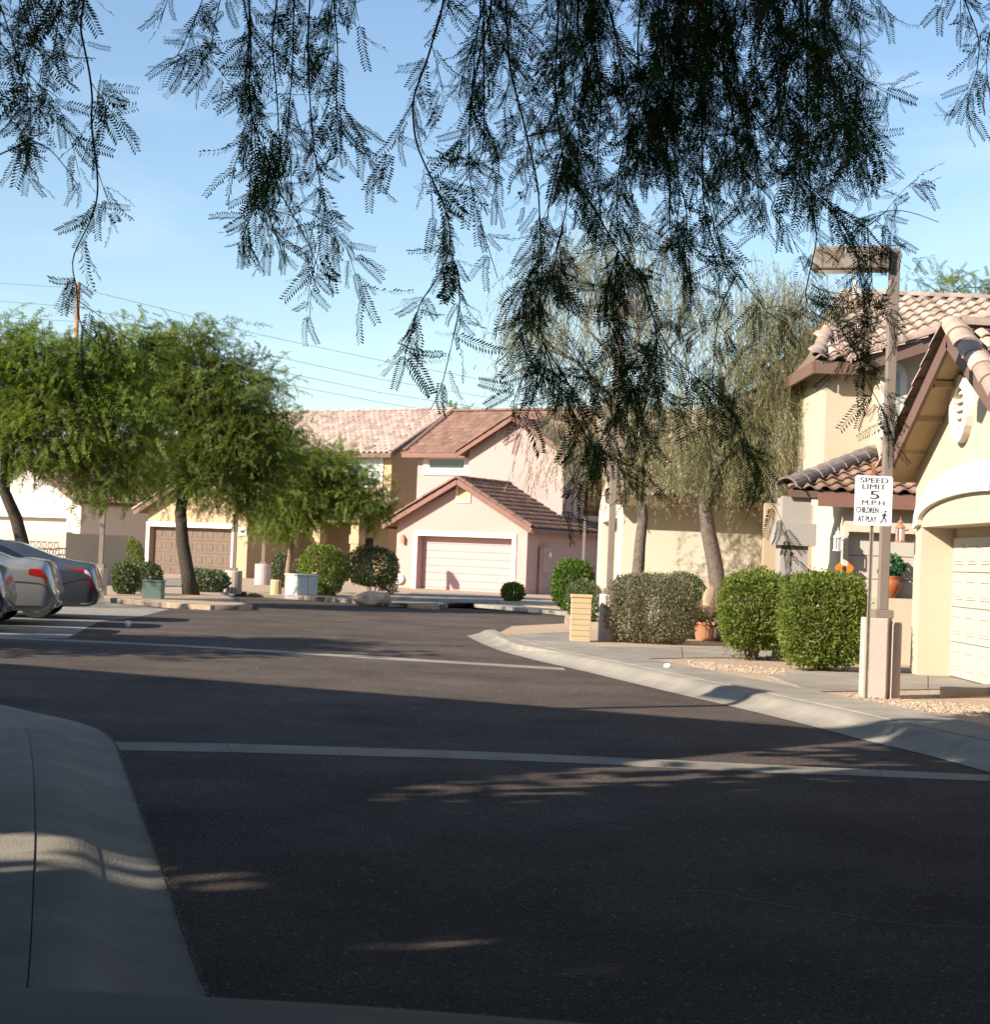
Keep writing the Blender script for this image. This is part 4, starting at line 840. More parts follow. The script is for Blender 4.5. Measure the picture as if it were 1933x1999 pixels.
# wooden power pole and lines
pp_ = P(153, 552, 120.0); up_ = thing('power_pole', 'wooden power pole rising behind the left trees', 'pole', (pp_.x, 120, 0))
MB().tube([(pp_.x, 120, -.1), (pp_.x, 120, pp_.z)], [.2, .15], 10).build('pole', M['wood'], up_)
for dy in (18, 48, 76): q = P(158, 552 + dy, 119.7); MB().beam(q + Vector((-.25, 0, 0)), q + Vector((.25, 0, 0)), .08, .08).build('insulator', M['wire'], up_)
wires = [[(-60, 550), (0, 553), (155, 563), (330, 606), (500, 652), (740, 703), (1000, 752)], [(-60, 585), (0, 588), (155, 600), (330, 642), (500, 688), (740, 740), (1000, 784)],
         [(-60, 616), (0, 619), (152, 628), (330, 668), (530, 722), (740, 766), (1000, 806)], [(-60, 640), (150, 652), (330, 694), (540, 747), (740, 785), (1000, 826)]]
wl = ['topmost', 'second', 'third', 'lowest']
for w_, nm_ in zip(wires, wl):
    n_ = len(w_); pts = [P(x, y, 120 + 10 * max(0, (x - 155) / 800)) for x, y in w_]
    tag(MB().tube(pts, .018, 4).build('power_line', M['wire']), f'{nm_} thin power line crossing the sky behind the roofs', 'power line', 'power lines')

# ================================================================== cars
def catmull(xs, ys, x):
    return np.interp(x, xs, ys)
def car(name, label, loc, rotz, paintm, st, wheels, glass, lights, side=1, extras=True, group=None):
    """st: stations (x, zbot, zbelt, ztop, wbot, wbelt, wtop); x runs from tail to nose"""
    S_ = np.array(st); xs = S_[:, 0]; X = np.concatenate([[0, .008, .02], np.linspace(.035, xs[-1], 190)]); C = np.stack([np.interp(X, xs, S_[:, k]) for k in range(1, 7)], 1)
    K = C.copy()
    for _ in range(5): K[3:-1] = (K[2:-2] + 2 * K[3:-1] + K[4:]) / 4
    for _ in range(0): K[1:-1] = (K[:-2] + 2 * K[1:-1] + K[2:]) / 4
    C[:, 1:] = K[:, 1:]
    half = []
    for (zb, zl, zt, wb, wl_, wt) in C:
        zm = zb + (zl - zb) * .55; lip = min(.05, (zt - zl) * .4)
        pr = [(0, zb), (wb * .8, zb), (wb * .97, zb + .02), (wb * 1.0, zb + .07), ((wb + wl_) / 2 + .015, zm), (wl_ + .006, zl - .06), (wl_, zl - .005), (wl_ - .015, zl + .01)]
        a, c = np.array((wl_ - .02, zl + .015)), np.array((wt, zt - lip))
        for t_ in np.linspace(.0, 1, 6)[1:]: q = a * (1 - t_) + c * t_; pr.append((q[0] + .02 * math.sin(math.pi * t_), q[1]))
        pr += [(wt * .93, zt - lip * .25), (wt * .6, zt + .012), (0, zt + .02)]
        half.append(pr)
    H = np.array(half); nj = H.shape[1]; ni = len(X)
    ring_ = np.concatenate([H, H[:, -2:0:-1] * np.array([-1, 1])], 1); nr = ring_.shape[1]
    V = np.stack([np.repeat(X[:, None], nr, 1), ring_[..., 0], ring_[..., 1]], 2)
    Rm = np.array(Matrix.Rotation(rotz, 3, 'Z')); lo = np.array(loc)
    tow = lambda A: (A.reshape(-1, 3) @ Rm.T + lo)
    t = thing(name, label, 'car', loc, group)
    Fq = [(i * nr + j, i * nr + (j + 1) % nr, (i + 1) * nr + (j + 1) % nr, (i + 1) * nr + j) for i in range(ni - 1) for j in range(nr)]
    me = bpy.data.meshes.new('body'); me.from_pydata(tow(V).tolist(), [], Fq + [tuple(range(nr)), tuple(range((ni - 1) * nr, ni * nr))]); me.update()
    bm = bmesh.new(); bm.from_mesh(me); bmesh.ops.recalc_face_normals(bm, faces=bm.faces); bm.to_mesh(me); bm.free()
    link('body', me, paintm, t, smooth=True)
    def patch(nm, m, x0, x1, j0, j1, sgn=1, off=.006, edge=None, parent=t):
        ii = np.linspace(x0, x1, 14); A = []
        for k_, x in enumerate(ii):
            col_ = np.stack([np.interp(x, X, H[:, j, 0]) for j in range(nj)]), np.stack([np.interp(x, X, H[:, j, 1]) for j in range(nj)])
            ja, jb = (j0, j1) if edge is None else edge(k_ / 13)
            for u in np.linspace(ja, jb, 7): A.append((x, sgn * (np.interp(u, range(nj), col_[0]) + off), np.interp(u, range(nj), col_[1]) + (off if u > 12 else 0)))
        A = np.array(A); F = [(i * 7 + j, i * 7 + j + 1, (i + 1) * 7 + j + 1, (i + 1) * 7 + j) for i in range(13) for j in range(6)]
        return np_obj(nm, tow(A), F, m, parent, smooth=True)
    for sgn in (1, -1):
        for (x0, x1, j0, j1, e) in glass: patch('side_window', M['carglass'], x0, x1, j0, j1, sgn, edge=e)
        for (nm, m, x0, x1, j0, j1, e) in lights: patch(nm, M[m], x0, x1, j0, j1, sgn, off=.008, edge=e)
    for x, rad in wheels:
        for sgn in (1, -1):
            c = np.array((x, sgn * .73, rad)); B = MB(); d = np.array((0, sgn, 0.)); f = lambda y: Vector(tow(c + d * y)[0])
            wx = B.tube([f(-.1), f(-.09), f(.09), f(.1)], [rad * .93, rad, rad, rad * .93], 24).build('wheel', M['tyre'], t)
            MB().tube([f(.085), f(.104)], [rad * .68, rad * .64], 20).build('rim', M['rim'], wx)
    return t, patch
A_ = lambda zb: zb
def arch(st, x, r, zn=.24):
    """raise the sill over a wheel"""
    o = [q for q in st if abs(q[0] - x) > r + .03]; S_ = np.array(sorted(st)); 
    for dx, z in ((-r - .02, zn), (-r, zn + .12), (-r * .75, r * .95), (-r * .35, r * 1.22), (0, r * 1.3), (r * .35, r * 1.22), (r * .75, r * .95), (r, zn + .12), (r + .02, zn)):
        v = [x + dx] + [float(np.interp(x + dx, S_[:, 0], S_[:, k])) for k in range(1, 7)]; v[1] = z; o.append(tuple(v))
    return sorted(o)
sedan = [(0, .40, .56, .62, .60, .70, .60), (.03, .33, .60, .72, .68, .78, .68), (.07, .29, .70, .86, .74, .83, .72), (.11, .27, .82, .97, .78, .86, .73), (.18, .25, .92, 1.03, .80, .88, .72), (.5, .24, .95, 1.07, .83, .9, .70),
         (.85, .24, .96, 1.12, .85, .91, .66), (1.5, .22, .95, 1.36, .86, .91, .58), (2.1, .22, .93, 1.43, .87, .91, .56), (2.7, .22, .91, 1.42, .87, .91, .56), (3.2, .22, .9, 1.28, .87, .9, .58), (3.75, .22, .89, .98, .86, .89, .68), (4.3, .24, .82, .88, .82, .86, .66), (4.7, .27, .7, .74, .7, .76, .56), (4.85, .34, .58, .62, .5, .6, .45)]
sedan = arch(arch(sedan, 1.08, .34), 3.85, .34)
ed = lambda a, b_, c, d: (lambda t_: (a + (c - a) * t_, b_ + (d - b_) * t_))
gl = [(1.15, 1.9, 8.5, 11.6, lambda t_: (8.6, 8.7 + 2.9 * min(1, t_ * 1.25))), (1.96, 2.95, 8.5, 11.6, lambda t_: (8.6, 11.6 - 1.2 * max(0, t_ - .6) / .4))]
ROT = R(180 + 8)
g1 = P(184, 1150, 31.0)
grey, _ = car('parked_car', 'dark grey fastback saloon, farthest of the three parked cars', (-7.35, 31.9, .006), ROT, M['car_grey'], sedan, ((1.08, .33), (3.85, .33)), gl,
    [('tail_light', 'red_lens', .12, .62, 5.0, 7.6, lambda t_: (4.7 + 1.6 * t_, 7.5 - .6 * t_)), ('lamp_lens', 'clear_lens', .13, .25, 5.3, 6.4, lambda t_: (5.0, 6.4)), ('reflector', 'red_lens', .03, .16, 4.2, 4.6, None), ('chrome_strip', 'chrome', .03, .3, 2.6, 2.9, None), ('bumper_seam', 'black', .05, .7, 4.0, 4.05, lambda t_: (4.0 + .8 * (1 - t_), 4.05 + .8 * (1 - t_))), ('door_seam', 'black', 1.52, 1.535, 3.2, 7.8, None)], group='cars parked nose in on the left')
sil = [(q[0], q[1], q[2], q[3], q[4], q[5], q[6]) for q in sedan]
sil = [(a, b_, c + (.03 if .12 < a < 1.2 else 0), d + (.05 if .12 < a < .7 else 0), e, f, g) for a, b_, c, d, e, f, g in sil]
silver, _ = car('parked_car', 'silver saloon with dark red tail light, middle of the three parked cars', (-7.4, 29.0, .006), ROT, M['car_silver'], sil, ((1.08, .33), (3.85, .33)), gl,
    [('tail_light', 'red_lens', .12, .42, 4.6, 7.2, lambda t_: (4.7 + .1 * t_, 7.3 - 1.6 * t_)), ('lamp_lens', 'clear_lens', .122, .2, 6.2, 7.0, None), ('bumper_seam', 'black', .03, .74, 4.28, 4.34, None), ('lower_trim', 'chrome', .05, .72, 3.02, 3.1, None), ('door_seam', 'black', 1.52, 1.535, 3.2, 7.8, None), ('boot_seam', 'black', .2, .9, 7.3, 7.36, None)], group='cars parked nose in on the left')
blue, _ = car('parked_car', 'dark blue car cut off by the left edge, nearest parked car', (-7.5, 26.4, .006), ROT, M['car_blue'], sedan, ((1.08, .33), (3.85, .33)), gl,
    [('tail_light', 'red_lens', .1, .34, 5.6, 7.6, None)], group='cars parked nose in on the left')
# the photographer's own car: only the edge of its bonnet shows
suv = [(0, .42, .7, .76, .66, .78, .62), (.08, .32, .8, 1.1, .8, .88, .7), (.2, .3, 1.0, 1.25, .86, .92, .68), (.6, .28, 1.0, 1.55, .9, .95, .64), (1.4, .28, .98, 1.6, .91, .96, .62), (2.2, .27, .95, 1.58, .92, .96, .62), (2.75, .27, .93, 1.3, .92, .95, .62), (3.1, .27, .93, 1.005, .91, .945, .78),
       (3.8, .27, .925, .99, .9, .94, .78), (4.25, .29, .915, .97, .88, .92, .76), (4.5, .31, .87, .92, .82, .86, .68), (4.68, .36, .68, .72, .6, .66, .5)]
suv = arch(arch(suv, .95, .37), 3.75, .37)
own, _ = car('parked_car', 'blurred dark green grey car bonnet edge along the bottom of the picture', (-3.95, .98, .006), 0.0, M['car_green'], suv, ((.95, .36), (3.75, .36)), [(.75, 1.5, 8.6, 11.6, None), (1.56, 2.6, 8.6, 11.4, None)],
    [('marker_light', 'red_lens', 4.2, 4.29, 5.2, 6.3, None)])

# ================================================================== shrubs
def bush(name, label, box, Y, m, n, size, cat='bush', seed=1, depth=None, shape=2.6, flat=0., skirt=0., asp=.5, gaps=.0, stems=5, lump=.16, group=None, pz=.12):
    """box: pixel box (x0, y0, x1, y1) at distance Y"""
    a, c = P(box[0], box[3], Y), P(box[2], box[1], Y); g = np.random.default_rng(seed)
    z0, z1 = pz, c.z; cx, cz = (a.x + c.x) / 2, (z0 + z1) / 2; rx, rz = (c.x - a.x) / 2, (z1 - z0) / 2; ry = depth or rx * .85
    t = thing(name, label, cat, (cx, Y + ry * .3, z0), group)
    d = unit(g.normal(0, 1, (n, 3)))
    q = (np.abs(d) ** shape).sum(1, keepdims=True) ** (-1 / shape); sph = d * q                    # superellipsoid
    lm = np.zeros(n)
    for _ in range(14):
        k = unit(g.normal(0, 1, 3)); lm += np.exp(-((1 - d @ k) / .12)) * g.uniform(-1, 1)
    rad = (1 + lump * lm) * (1.03 - np.abs(g.normal(0, .13, n))) + (g.uniform(0, 1, n) < .06) * g.uniform(0, .09, n); inn = g.uniform(0, 1, n) < .3; rad[inn] *= g.uniform(.6, .95, inn.sum())
    if skirt: rad *= np.where(sph[:, 2] < 0, 1 + skirt * sph[:, 2], 1)
    pos = sph * rad[:, None] * np.array([rx, ry, rz]) + np.array([cx, Y + ry * .3, cz]); pos[:, 2] = np.maximum(pos[:, 2], z0 + .02)
    if gaps:
        keep = g.uniform(0, 1, n) > gaps * (np.sin(pos[:, 0] * 9 + seed) * np.sin(pos[:, 2] * 11) > .25); pos, d = pos[keep], d[keep]
    if gaps:
        low = (pos[:, 2] - z0) / (z1 - z0); k2 = g.uniform(0, 1, len(pos)) > .5 * gaps * np.clip(1.2 - 1.6 * low, 0, 1) * 2; pos, d = pos[k2], d[k2]
    nn = len(pos); D = d * .7 + g.normal(0, .7, (nn, 3)) + np.array([0, 0, .25])
    T = np.array([(0, -asp * .3, 0), (.55, -asp / 2, .08), (1, 0, 0), (.55, asp / 2, .08)]); Ms = bases(D, g.uniform(0, 6.28, nn)) * (size * g.uniform(.6, 1.3, nn))[:, None, None]
    parts = [inst(T, [(0, 1, 2, 3)], Ms, pos)]
    if gaps:
        ns = 420; dd = unit(g.normal(0, 1, (ns, 3)) + np.array([0, 0, .5])); qq = (np.abs(dd) ** shape).sum(1, keepdims=True) ** (-1 / shape)
        base = dd * qq * np.array([rx, ry, rz]) * .95; base[:, :2] *= np.where(base[:, 2:] < 0, 1 + skirt * base[:, 2:] / rz, 1); base += np.array([cx, Y + ry * .3, cz]); ax = unit(dd + g.normal(0, .5, (ns, 3)) + np.array([0, 0, .5])); ln = g.uniform(.04, .17, ns) * g.uniform(.5, 1, ns)
        for k in range(9):
            pp2 = base + ax * (ln * (k + 1) / 9)[:, None]; D2 = ax * .6 + g.normal(0, .7, (ns, 3)); parts.append(inst(T, [(0, 1, 2, 3)], bases(D2, g.uniform(0, 6.28, ns)) * (size * g.uniform(.5, 1.0, ns))[:, None, None], pp2))
    V, F = merge(parts); np_obj('foliage', V, F, m, t)
    b = MB(); c0 = Vector((cx, Y + ry * .3, z0 - .05))
    for i in range(stems):
        e = unit(g.normal(0, 1, 3)); e = Vector((e[0] * rx * .85, e[1] * ry * .85, 0)) + Vector((cx, Y + ry * .3, z0 + rz * 2 * g.uniform(.65, .93)))
        mdl = c0.lerp(e, .5) + Vector((g.normal(0, .04), g.normal(0, .04), -.05)); b.tube([c0 + Vector((g.normal(0, .05), g.normal(0, .05), 0)), mdl, e], [.02, .012, .005], 5)
    b.build('stem', M['stem'], t); return t
bush('shrub', 'bright green clipped shrub by the brown garage door', (228, 1055, 278, 1122), 66, M['bush_y'], 2600, .1, seed=2)
bush('shrub', 'dark shrub in shade left of the dark green box', (216, 1100, 268, 1170), 44.5, M['bush_d'], 2600, .09, seed=3)
bush('shrub', 'dark shrub in shade right behind the green utility box', (262, 1102, 314, 1162), 46, M['bush_d'], 2600, .09, seed=4)
bush('shrub', 'dark low shrub behind the leaning mesquite trunk', (358, 1116, 440, 1162), 50, M['bush_d'], 3000, .1, seed=5)
bush('shrub', 'small clipped grey green shrub behind the cabinet', (530, 1082, 564, 1134), 60, M['bush_d'], 2200, .09, seed=6)
bush('shrub', 'low brownish grey shrub right of the young tree trunk', (566, 1094, 596, 1130), 59, M['bush_g'], 1500, .09, seed=7)
bush('shrub', 'round clipped green shrub right of the utility cabinet', (582, 1068, 676, 1154), 51.5, M['bush_y'], 8000, .085, seed=8, lump=.06)
bush('shrub', 'mushroom shaped grey green shrub left of the pink garage', (672, 1072, 778, 1156), 55, M['bush_d'], 9500, .08, seed=9, skirt=.4, lump=.06)
bush('shrub', 'wispy low shrub at the pink house corner', (738, 1112, 776, 1158), 56, M['bush_g'], 1800, .11, seed=10, asp=.2)
bush('shrub', 'small round shrub right of the pink garage door', (979, 1140, 1024, 1176), 54, M['bush'], 2600, .08, seed=11)
bush('shrub', 'tall bright green shrub beside the pink house side wall', (1078, 1096, 1160, 1184), 46, M['bush'], 6500, .085, seed=12, lump=.1)
bush('shrub', 'low grey green mound left of the yellow pillar', (1108, 1140, 1176, 1225), 38, M['bush_d'], 4000, .06, seed=13)
bush('sage_bush', 'large rounded olive grey sage bush beside the white lamp pedestal', (1179, 1128, 1366, 1262), 28.6, M['bush_g'], 26000, .042, seed=14, lump=.07, shape=2.9, gaps=.25, stems=14)
bush('shrub', 'clipped green shrub peeping over the sage bush', (1290, 1124, 1384, 1212), 31.0, M['bush_d'], 9000, .05, seed=15, lump=.05)
bush('hedge_shrub', 'left of the two bright hedge shrubs before the porch', (1406, 1132, 1548, 1288), 24.6, M['bush_y'], 24000, .05, seed=16, lump=.2, gaps=.4, stems=26, skirt=.3, shape=4.5, group='hedge shrubs before the porch')
bush('hedge_shrub', 'right of the two bright hedge shrubs, touching the sign post', (1528, 1130, 1692, 1305), 22.6, M['bush_y'], 30000, .05, seed=17, lump=.16, gaps=.35, stems=28, skirt=.12, shape=5, group='hedge shrubs before the porch')
# succulent in a clay pot
q = G(1377, 1251, .12); sp = thing('potted_succulent', 'spiky dry succulent in a clay pot under leaning trunk', 'potted plant', tuple(q))
MB().lathe(q - Vector((0, 0, .02)), [(.15, 0), (.17, .05), (.23, .3), (.25, .32), (.25, .36), (.2, .36), (.2, .3)], 18).build('pot', M['copper'], sp)
g = np.random.default_rng(5); n = 220; d = unit(g.normal(0, 1, (n, 3)) * np.array([1, 1, .8]) + np.array([0, 0, .55])); T = np.array([(0, -.035, 0), (.55, -.045, .03), (1, 0, -.08), (.55, .045, .03)])
V, F = inst(T, [(0, 1, 2, 3)], bases(d, g.uniform(0, 6.28, n)) * g.uniform(.28, .6, n)[:, None, None], np.array(q + Vector((0, 0, .36))) + g.normal(0, .06, (n, 3))); np_obj('spikes', V, F, M['dry'], sp)
# pebbles on the gravel
n = 2400; u_ = rng.uniform(0, 1, n); v_ = rng.uniform(0, 1, n); sel = rng.uniform(0, 1, n) < .4
pxs = np.where(sel, 1345 + 190 * u_, 1650 + 283 * u_); pys = np.where(sel, 1290 + 14 * v_ + 16 * u_, 1356 + 22 * v_ + 22 * u_); pos = np.array([tuple(G(x, y, .128)) for x, y in zip(pxs, pys)])
T = np.array([(-1, 0, 0), (0, -1, 0), (1, 0, 0), (0, 1, 0), (0, 0, .8), (0, 0, -.5)]); F = [(0, 1, 4), (1, 2, 4), (2, 3, 4), (3, 0, 4)]
V, Fq = inst(T, F, bases(np.concatenate([rng.normal(0, 1, (n, 2)), np.zeros((n, 1))], 1)) * rng.uniform(.008, .022, (n, 1, 1)), pos)
ok = np.ones(n, bool)
tag(np_obj('loose_gravel', V, Fq, M['pebble']), 'loose tan pebbles scattered over the right hand yard', 'gravel', kind='stuff')

# ================================================================== trees
def spray_template(kind, g):
    Q = []
    if kind == 'shade':
        for i in range(4):
            x = (i + .5) / 4; s = 1 if i % 2 else -1; a = np.array((x, 0, -.3 * x * x)); d = np.array((.4, s * .8, -.2)) * .42; w = np.array((.09, -s * .05, 0)); Q.append([a - w, a + d - w, a + d + w, a + w])
    elif kind == 'mesq':
        k = 14
        for i in range(k):
            x = (i + .5) / k; z = -.35 * x * x
            for s in (-1, 1):
                L = .2 * (1 - .4 * x); a = np.array((x, g.normal(0, .02), z)); d = np.array((.5, s * .8, -.2 + g.normal(0, .45))) * L; w = np.array((.014, -s * .01, 0)); Q.append([a - w, a + d - w, a + d + w, a + w])
        Q.append([(0, -.008, 0), (1, -.004, -.35), (1, .004, -.35), (0, .008, 0)])
    else:
        k = 20
        for i in range(k):
            x = (i + .5) / k; s = 1 if i % 2 else -1; L = g.uniform(.09, .15); a = np.array((x, g.normal(0, .004), 0)); th = g.uniform(0, 6.28); o = np.array((0, math.cos(th), math.sin(th)))
            d = (np.array((.8, 0, 0)) + o * .55) * L; w = np.cross(d, o + .01); w = w / (np.linalg.norm(w) + 1e-6) * .0125; Q.append([a, a + d * .5 - w, a + d, a + d * .5 + w])
        Q.append([(0, -.003, 0), (1, -.0015, 0), (1, .0015, 0), (0, .003, 0)])
    Q = np.array([[tuple(map(float, v)) for v in q] for q in Q]); return Q.reshape(-1, 3), np.arange(len(Q) * 4).reshape(-1, 4)
def limb(b, a, c, r0, r1, g, sag=.0, k=5, wob=.06):
    a, c = Vector(a), Vector(c); L = (c - a).length; pts = []
    for i in range(k + 1):
        t_ = i / k; q = a.lerp(c, t_) + Vector((g.normal(0, wob), g.normal(0, wob), g.normal(0, wob))) * L * math.sin(math.pi * t_) + Vector((0, 0, sag * L * math.sin(math.pi * t_))); pts.append(q)
    b.tube(pts, [r0 + (r1 - r0) * i / k for i in range(k + 1)], 7); return pts
def tree(name, label, trunk, lobes, m, n_clump, n_spray, sl, kind, barkm, seed, droop, r0, cr_=.45, cat='tree', depthf=1., group=None):
    """trunk: list of world points; lobes: (centre, (rx, ry, rz), weight)"""
    g = np.random.default_rng(seed); t = thing(name, label, cat, tuple(trunk[0]), group)
    b = MB(); k = len(trunk); b.tube(trunk, [r0 * (1.25 if i == 0 else 1 - .35 * i / (k - 1)) for i in range(k)], 10); b.build('trunk', barkm, t, smooth=True)
    br = MB(); top_ = trunk[-1]; Ps = []; Ds = []
    wsum = sum(l[2] for l in lobes)
    for c, r, w in lobes:
        c = Vector(c); lp = limb(br, top_, c, r0 * (.5 if kind == 'mesq' else .36), r0 * (.16 if kind == 'mesq' else .08), g, .06)
        for j in range(max(3, int(n_clump * w / wsum))):
            d = unit(g.normal(0, 1, 3)); rad = g.uniform(.25, 1) ** .6; cc = np.array(c) + d * rad * np.array(r)
            s_ = lp[g.integers(2, len(lp))]
            if g.uniform() < .6: limb(br, s_, Vector(cc), r0 * (.12 if kind == 'mesq' else .06), .005, g, .05, k=4)
            m_ = max(2, int(n_spray * g.uniform(.5, 1.5))); pos = cc + g.normal(0, cr_, (m_, 3)) * np.array([1, 1, .62 if kind == 'mesq' else .5]) * (np.array(r) / max(r)).clip(.5, 1)
            if kind == 'mesq': D = unit(pos - np.array(c)) * .7 + g.normal(0, .55, (m_, 3)) + np.array([0, 0, -droop])
            else: D = g.normal(0, .3, (m_, 3)) + np.array([0, 0, -1.0]) + unit(pos - np.array(c)) * np.array([.18, .18, 0])
            Ps.append(pos); Ds.append(D)
    br.build('limb', barkm, t, smooth=True)
    pos, D = np.concatenate(Ps), np.concatenate(Ds); parts = []
    vmask = g.integers(0, 4, len(pos))
    for v in range(4):
        T, F = spray_template(kind, g); i = vmask == v
        Ms = bases(D[i], g.uniform(0, 6.28, i.sum()) if kind != 'mesq' else g.normal(0, .7, i.sum())) * (sl * g.uniform(.6, 1.35, i.sum()))[:, None, None]; parts.append(inst(T, F, Ms, pos[i]))
    V, F = merge(parts); np_obj('crown', V, F, m, t); return t
def lob(px, py, rpx, rpy, Y, w=1., dy=0., df=.8):
    c = P(px, py, Y + dy); s_ = Y / FPX; return (c, (rpx * s_, rpx * s_ * df, rpy * s_), w)
# leaning mesquite in the middle left
tb = G(374, 1162, .1); Y = tb.y
tree('mesquite_tree', 'spreading mesquite with dark leaning trunk before the brown garage', [tb - Vector((0, 0, .1)), P(366, 1120, Y), P(356, 1060, Y), P(352, 1000, Y + .2), P(362, 930, Y + .3), P(372, 870, Y + .3)],
     [lob(350, 730, 110, 70, Y, 1.2, .5), lob(440, 770, 100, 75, Y, 1.3, 0), lob(290, 760, 70, 60, Y, .8), lob(470, 860, 90, 70, Y, 1.2, -.3), lob(400, 850, 90, 75, Y, 1.4, .6), lob(370, 660, 60, 35, Y, .45), lob(330, 900, 55, 60, Y, .6), lob(440, 960, 60, 40, Y, .5), lob(500, 930, 40, 60, Y, .5)],
     M['mesq'], 420, 20, .38, 'mesq', M['bark'], 21, .15, .21, .46)
# left edge mesquite
Y = 39.5; q = P(52, 1050, Y); 
tree('mesquite_tree', 'leafy mesquite at the left edge above the parked cars', [Vector((q.x + .3, Y, .0)), P(48, 1080, Y), P(30, 1010, Y), P(8, 960, Y), P(10, 900, Y), P(30, 850, Y)],
     [lob(60, 720, 110, 60, Y, 1.2), lob(180, 730, 100, 70, Y, 1.3, .4), lob(-40, 780, 110, 90, Y, 1.0), lob(110, 820, 110, 70, Y, 1.4, -.5), lob(230, 830, 80, 65, Y, 1.1), lob(30, 870, 80, 45, Y, .7), lob(200, 920, 65, 45, Y, .6), lob(20, 660, 80, 35, Y, .4), lob(240, 680, 60, 45, Y, .5)],
     M['mesq2'], 400, 19, .38, 'mesq', M['bark'], 22, .15, .17, .44)
# young tree before the arched window
tb = G(562, 1140, .1); Y = 54.0; tb = P(562, 1150, Y); tb.z = .1
tree('young_mesquite', 'young mesquite with pale slim trunk behind the grey cabinet', [tb - Vector((0, 0, .1)), P(563, 1110, Y), P(567, 1075, Y), P(572, 1040, Y)],
     [lob(580, 900, 80, 50, Y, 1.1), lob(640, 930, 70, 55, Y, 1.), lob(555, 965, 62, 50, Y, 1.1), lob(610, 985, 70, 36, Y, 1.), lob(555, 1022, 34, 20, Y, .4), lob(690, 970, 45, 40, Y, .5), lob(545, 860, 40, 35, Y, .35), lob(725, 990, 16, 30, Y, .2)],
     M['mesq2'], 260, 19, .38, 'mesq', M['twig_pale'], 23, .3, .11, .44)
# drooping trees on the right
Y = 31.5; tb = P(1248, 1200, Y); tb.z = .1
tree('drooping_tree', 'willowy drooping tree with forked grey trunk behind sage bush', [tb - Vector((0, 0, .1)), P(1246, 1120, Y), P(1250, 1060, Y), P(1256, 1012, Y), P(1250, 950, Y)],
     [lob(1120, 520, 110, 80, Y, 1.0, .6), lob(1230, 500, 120, 90, Y, 1.2, .6), lob(1040, 620, 60, 90, Y, .8), lob(1130, 680, 100, 90, Y, .8), lob(1250, 640, 100, 100, Y, 1.0), lob(1330, 600, 70, 100, Y, .7), lob(1200, 800, 120, 70, Y, 1.0), lob(1300, 820, 90, 80, Y, 1.0), lob(1110, 860, 60, 60, Y, .55), lob(1290, 920, 80, 40, Y, .6)],
     M['pepper'], 340, 10, .55, 'pepper', M['bark_grey'], 24, 1., .13, .45)
Y = 30.5; tb = G(1410, 1250, .12); tb.y = Y; tb.x = P(1411, 1250, Y).x
tree('drooping_tree', 'willowy drooping tree with leaning brown trunk behind the hedges', [tb - Vector((0, 0, .1)), P(1405, 1170, Y), P(1396, 1100, Y), P(1384, 1040, Y), P(1376, 985, Y), P(1390, 900, Y), P(1410, 800, Y)],
     [lob(1480, 600, 80, 80, Y, 1.0), lob(1560, 600, 55, 70, Y, .8), lob(1510, 700, 80, 70, Y, 1.), lob(1420, 720, 70, 70, Y, .6), lob(1440, 830, 90, 70, Y, 1.2), lob(1500, 800, 60, 70, Y, .8), lob(1380, 880, 90, 60, Y, 1.1), lob(1470, 900, 75, 60, Y, 1.1), lob(1560, 690, 30, 90, Y, .4)],
     M['pepper'], 340, 11.5, .55, 'pepper', M['bark_grey'], 25, 1., .165, .42)
# tops of far trees
Y = 62.0
tree('far_tree', 'sparse green tree tops showing above the right hand roof ridge', [P(1860, 900, Y) * 1, P(1855, 640, Y), P(1850, 580, Y)], [lob(1830, 548, 40, 22, Y, 1), lob(1880, 552, 40, 22, Y, 1), lob(1940, 555, 40, 15, Y, 1), lob(1785, 548, 14, 18, Y, .3)], M['mesq2'], 30, 7, .45, 'mesq', M['bark'], 27, .0, .06, .3)
Y = 95.0
tree('far_tree', 'small green tree top between the tan and pink roofs', [P(880, 1060, Y), P(880, 900, Y), P(880, 830, Y)], [lob(882, 806, 22, 16, Y, 1), lob(905, 815, 15, 10, Y, .6)], M['mesq2'], 14, 12, .5, 'mesq', M['bark'], 28, .1, .08, .3)
for o in [x for x in COL.objects if x.name.startswith('far_tree')]:
    pass

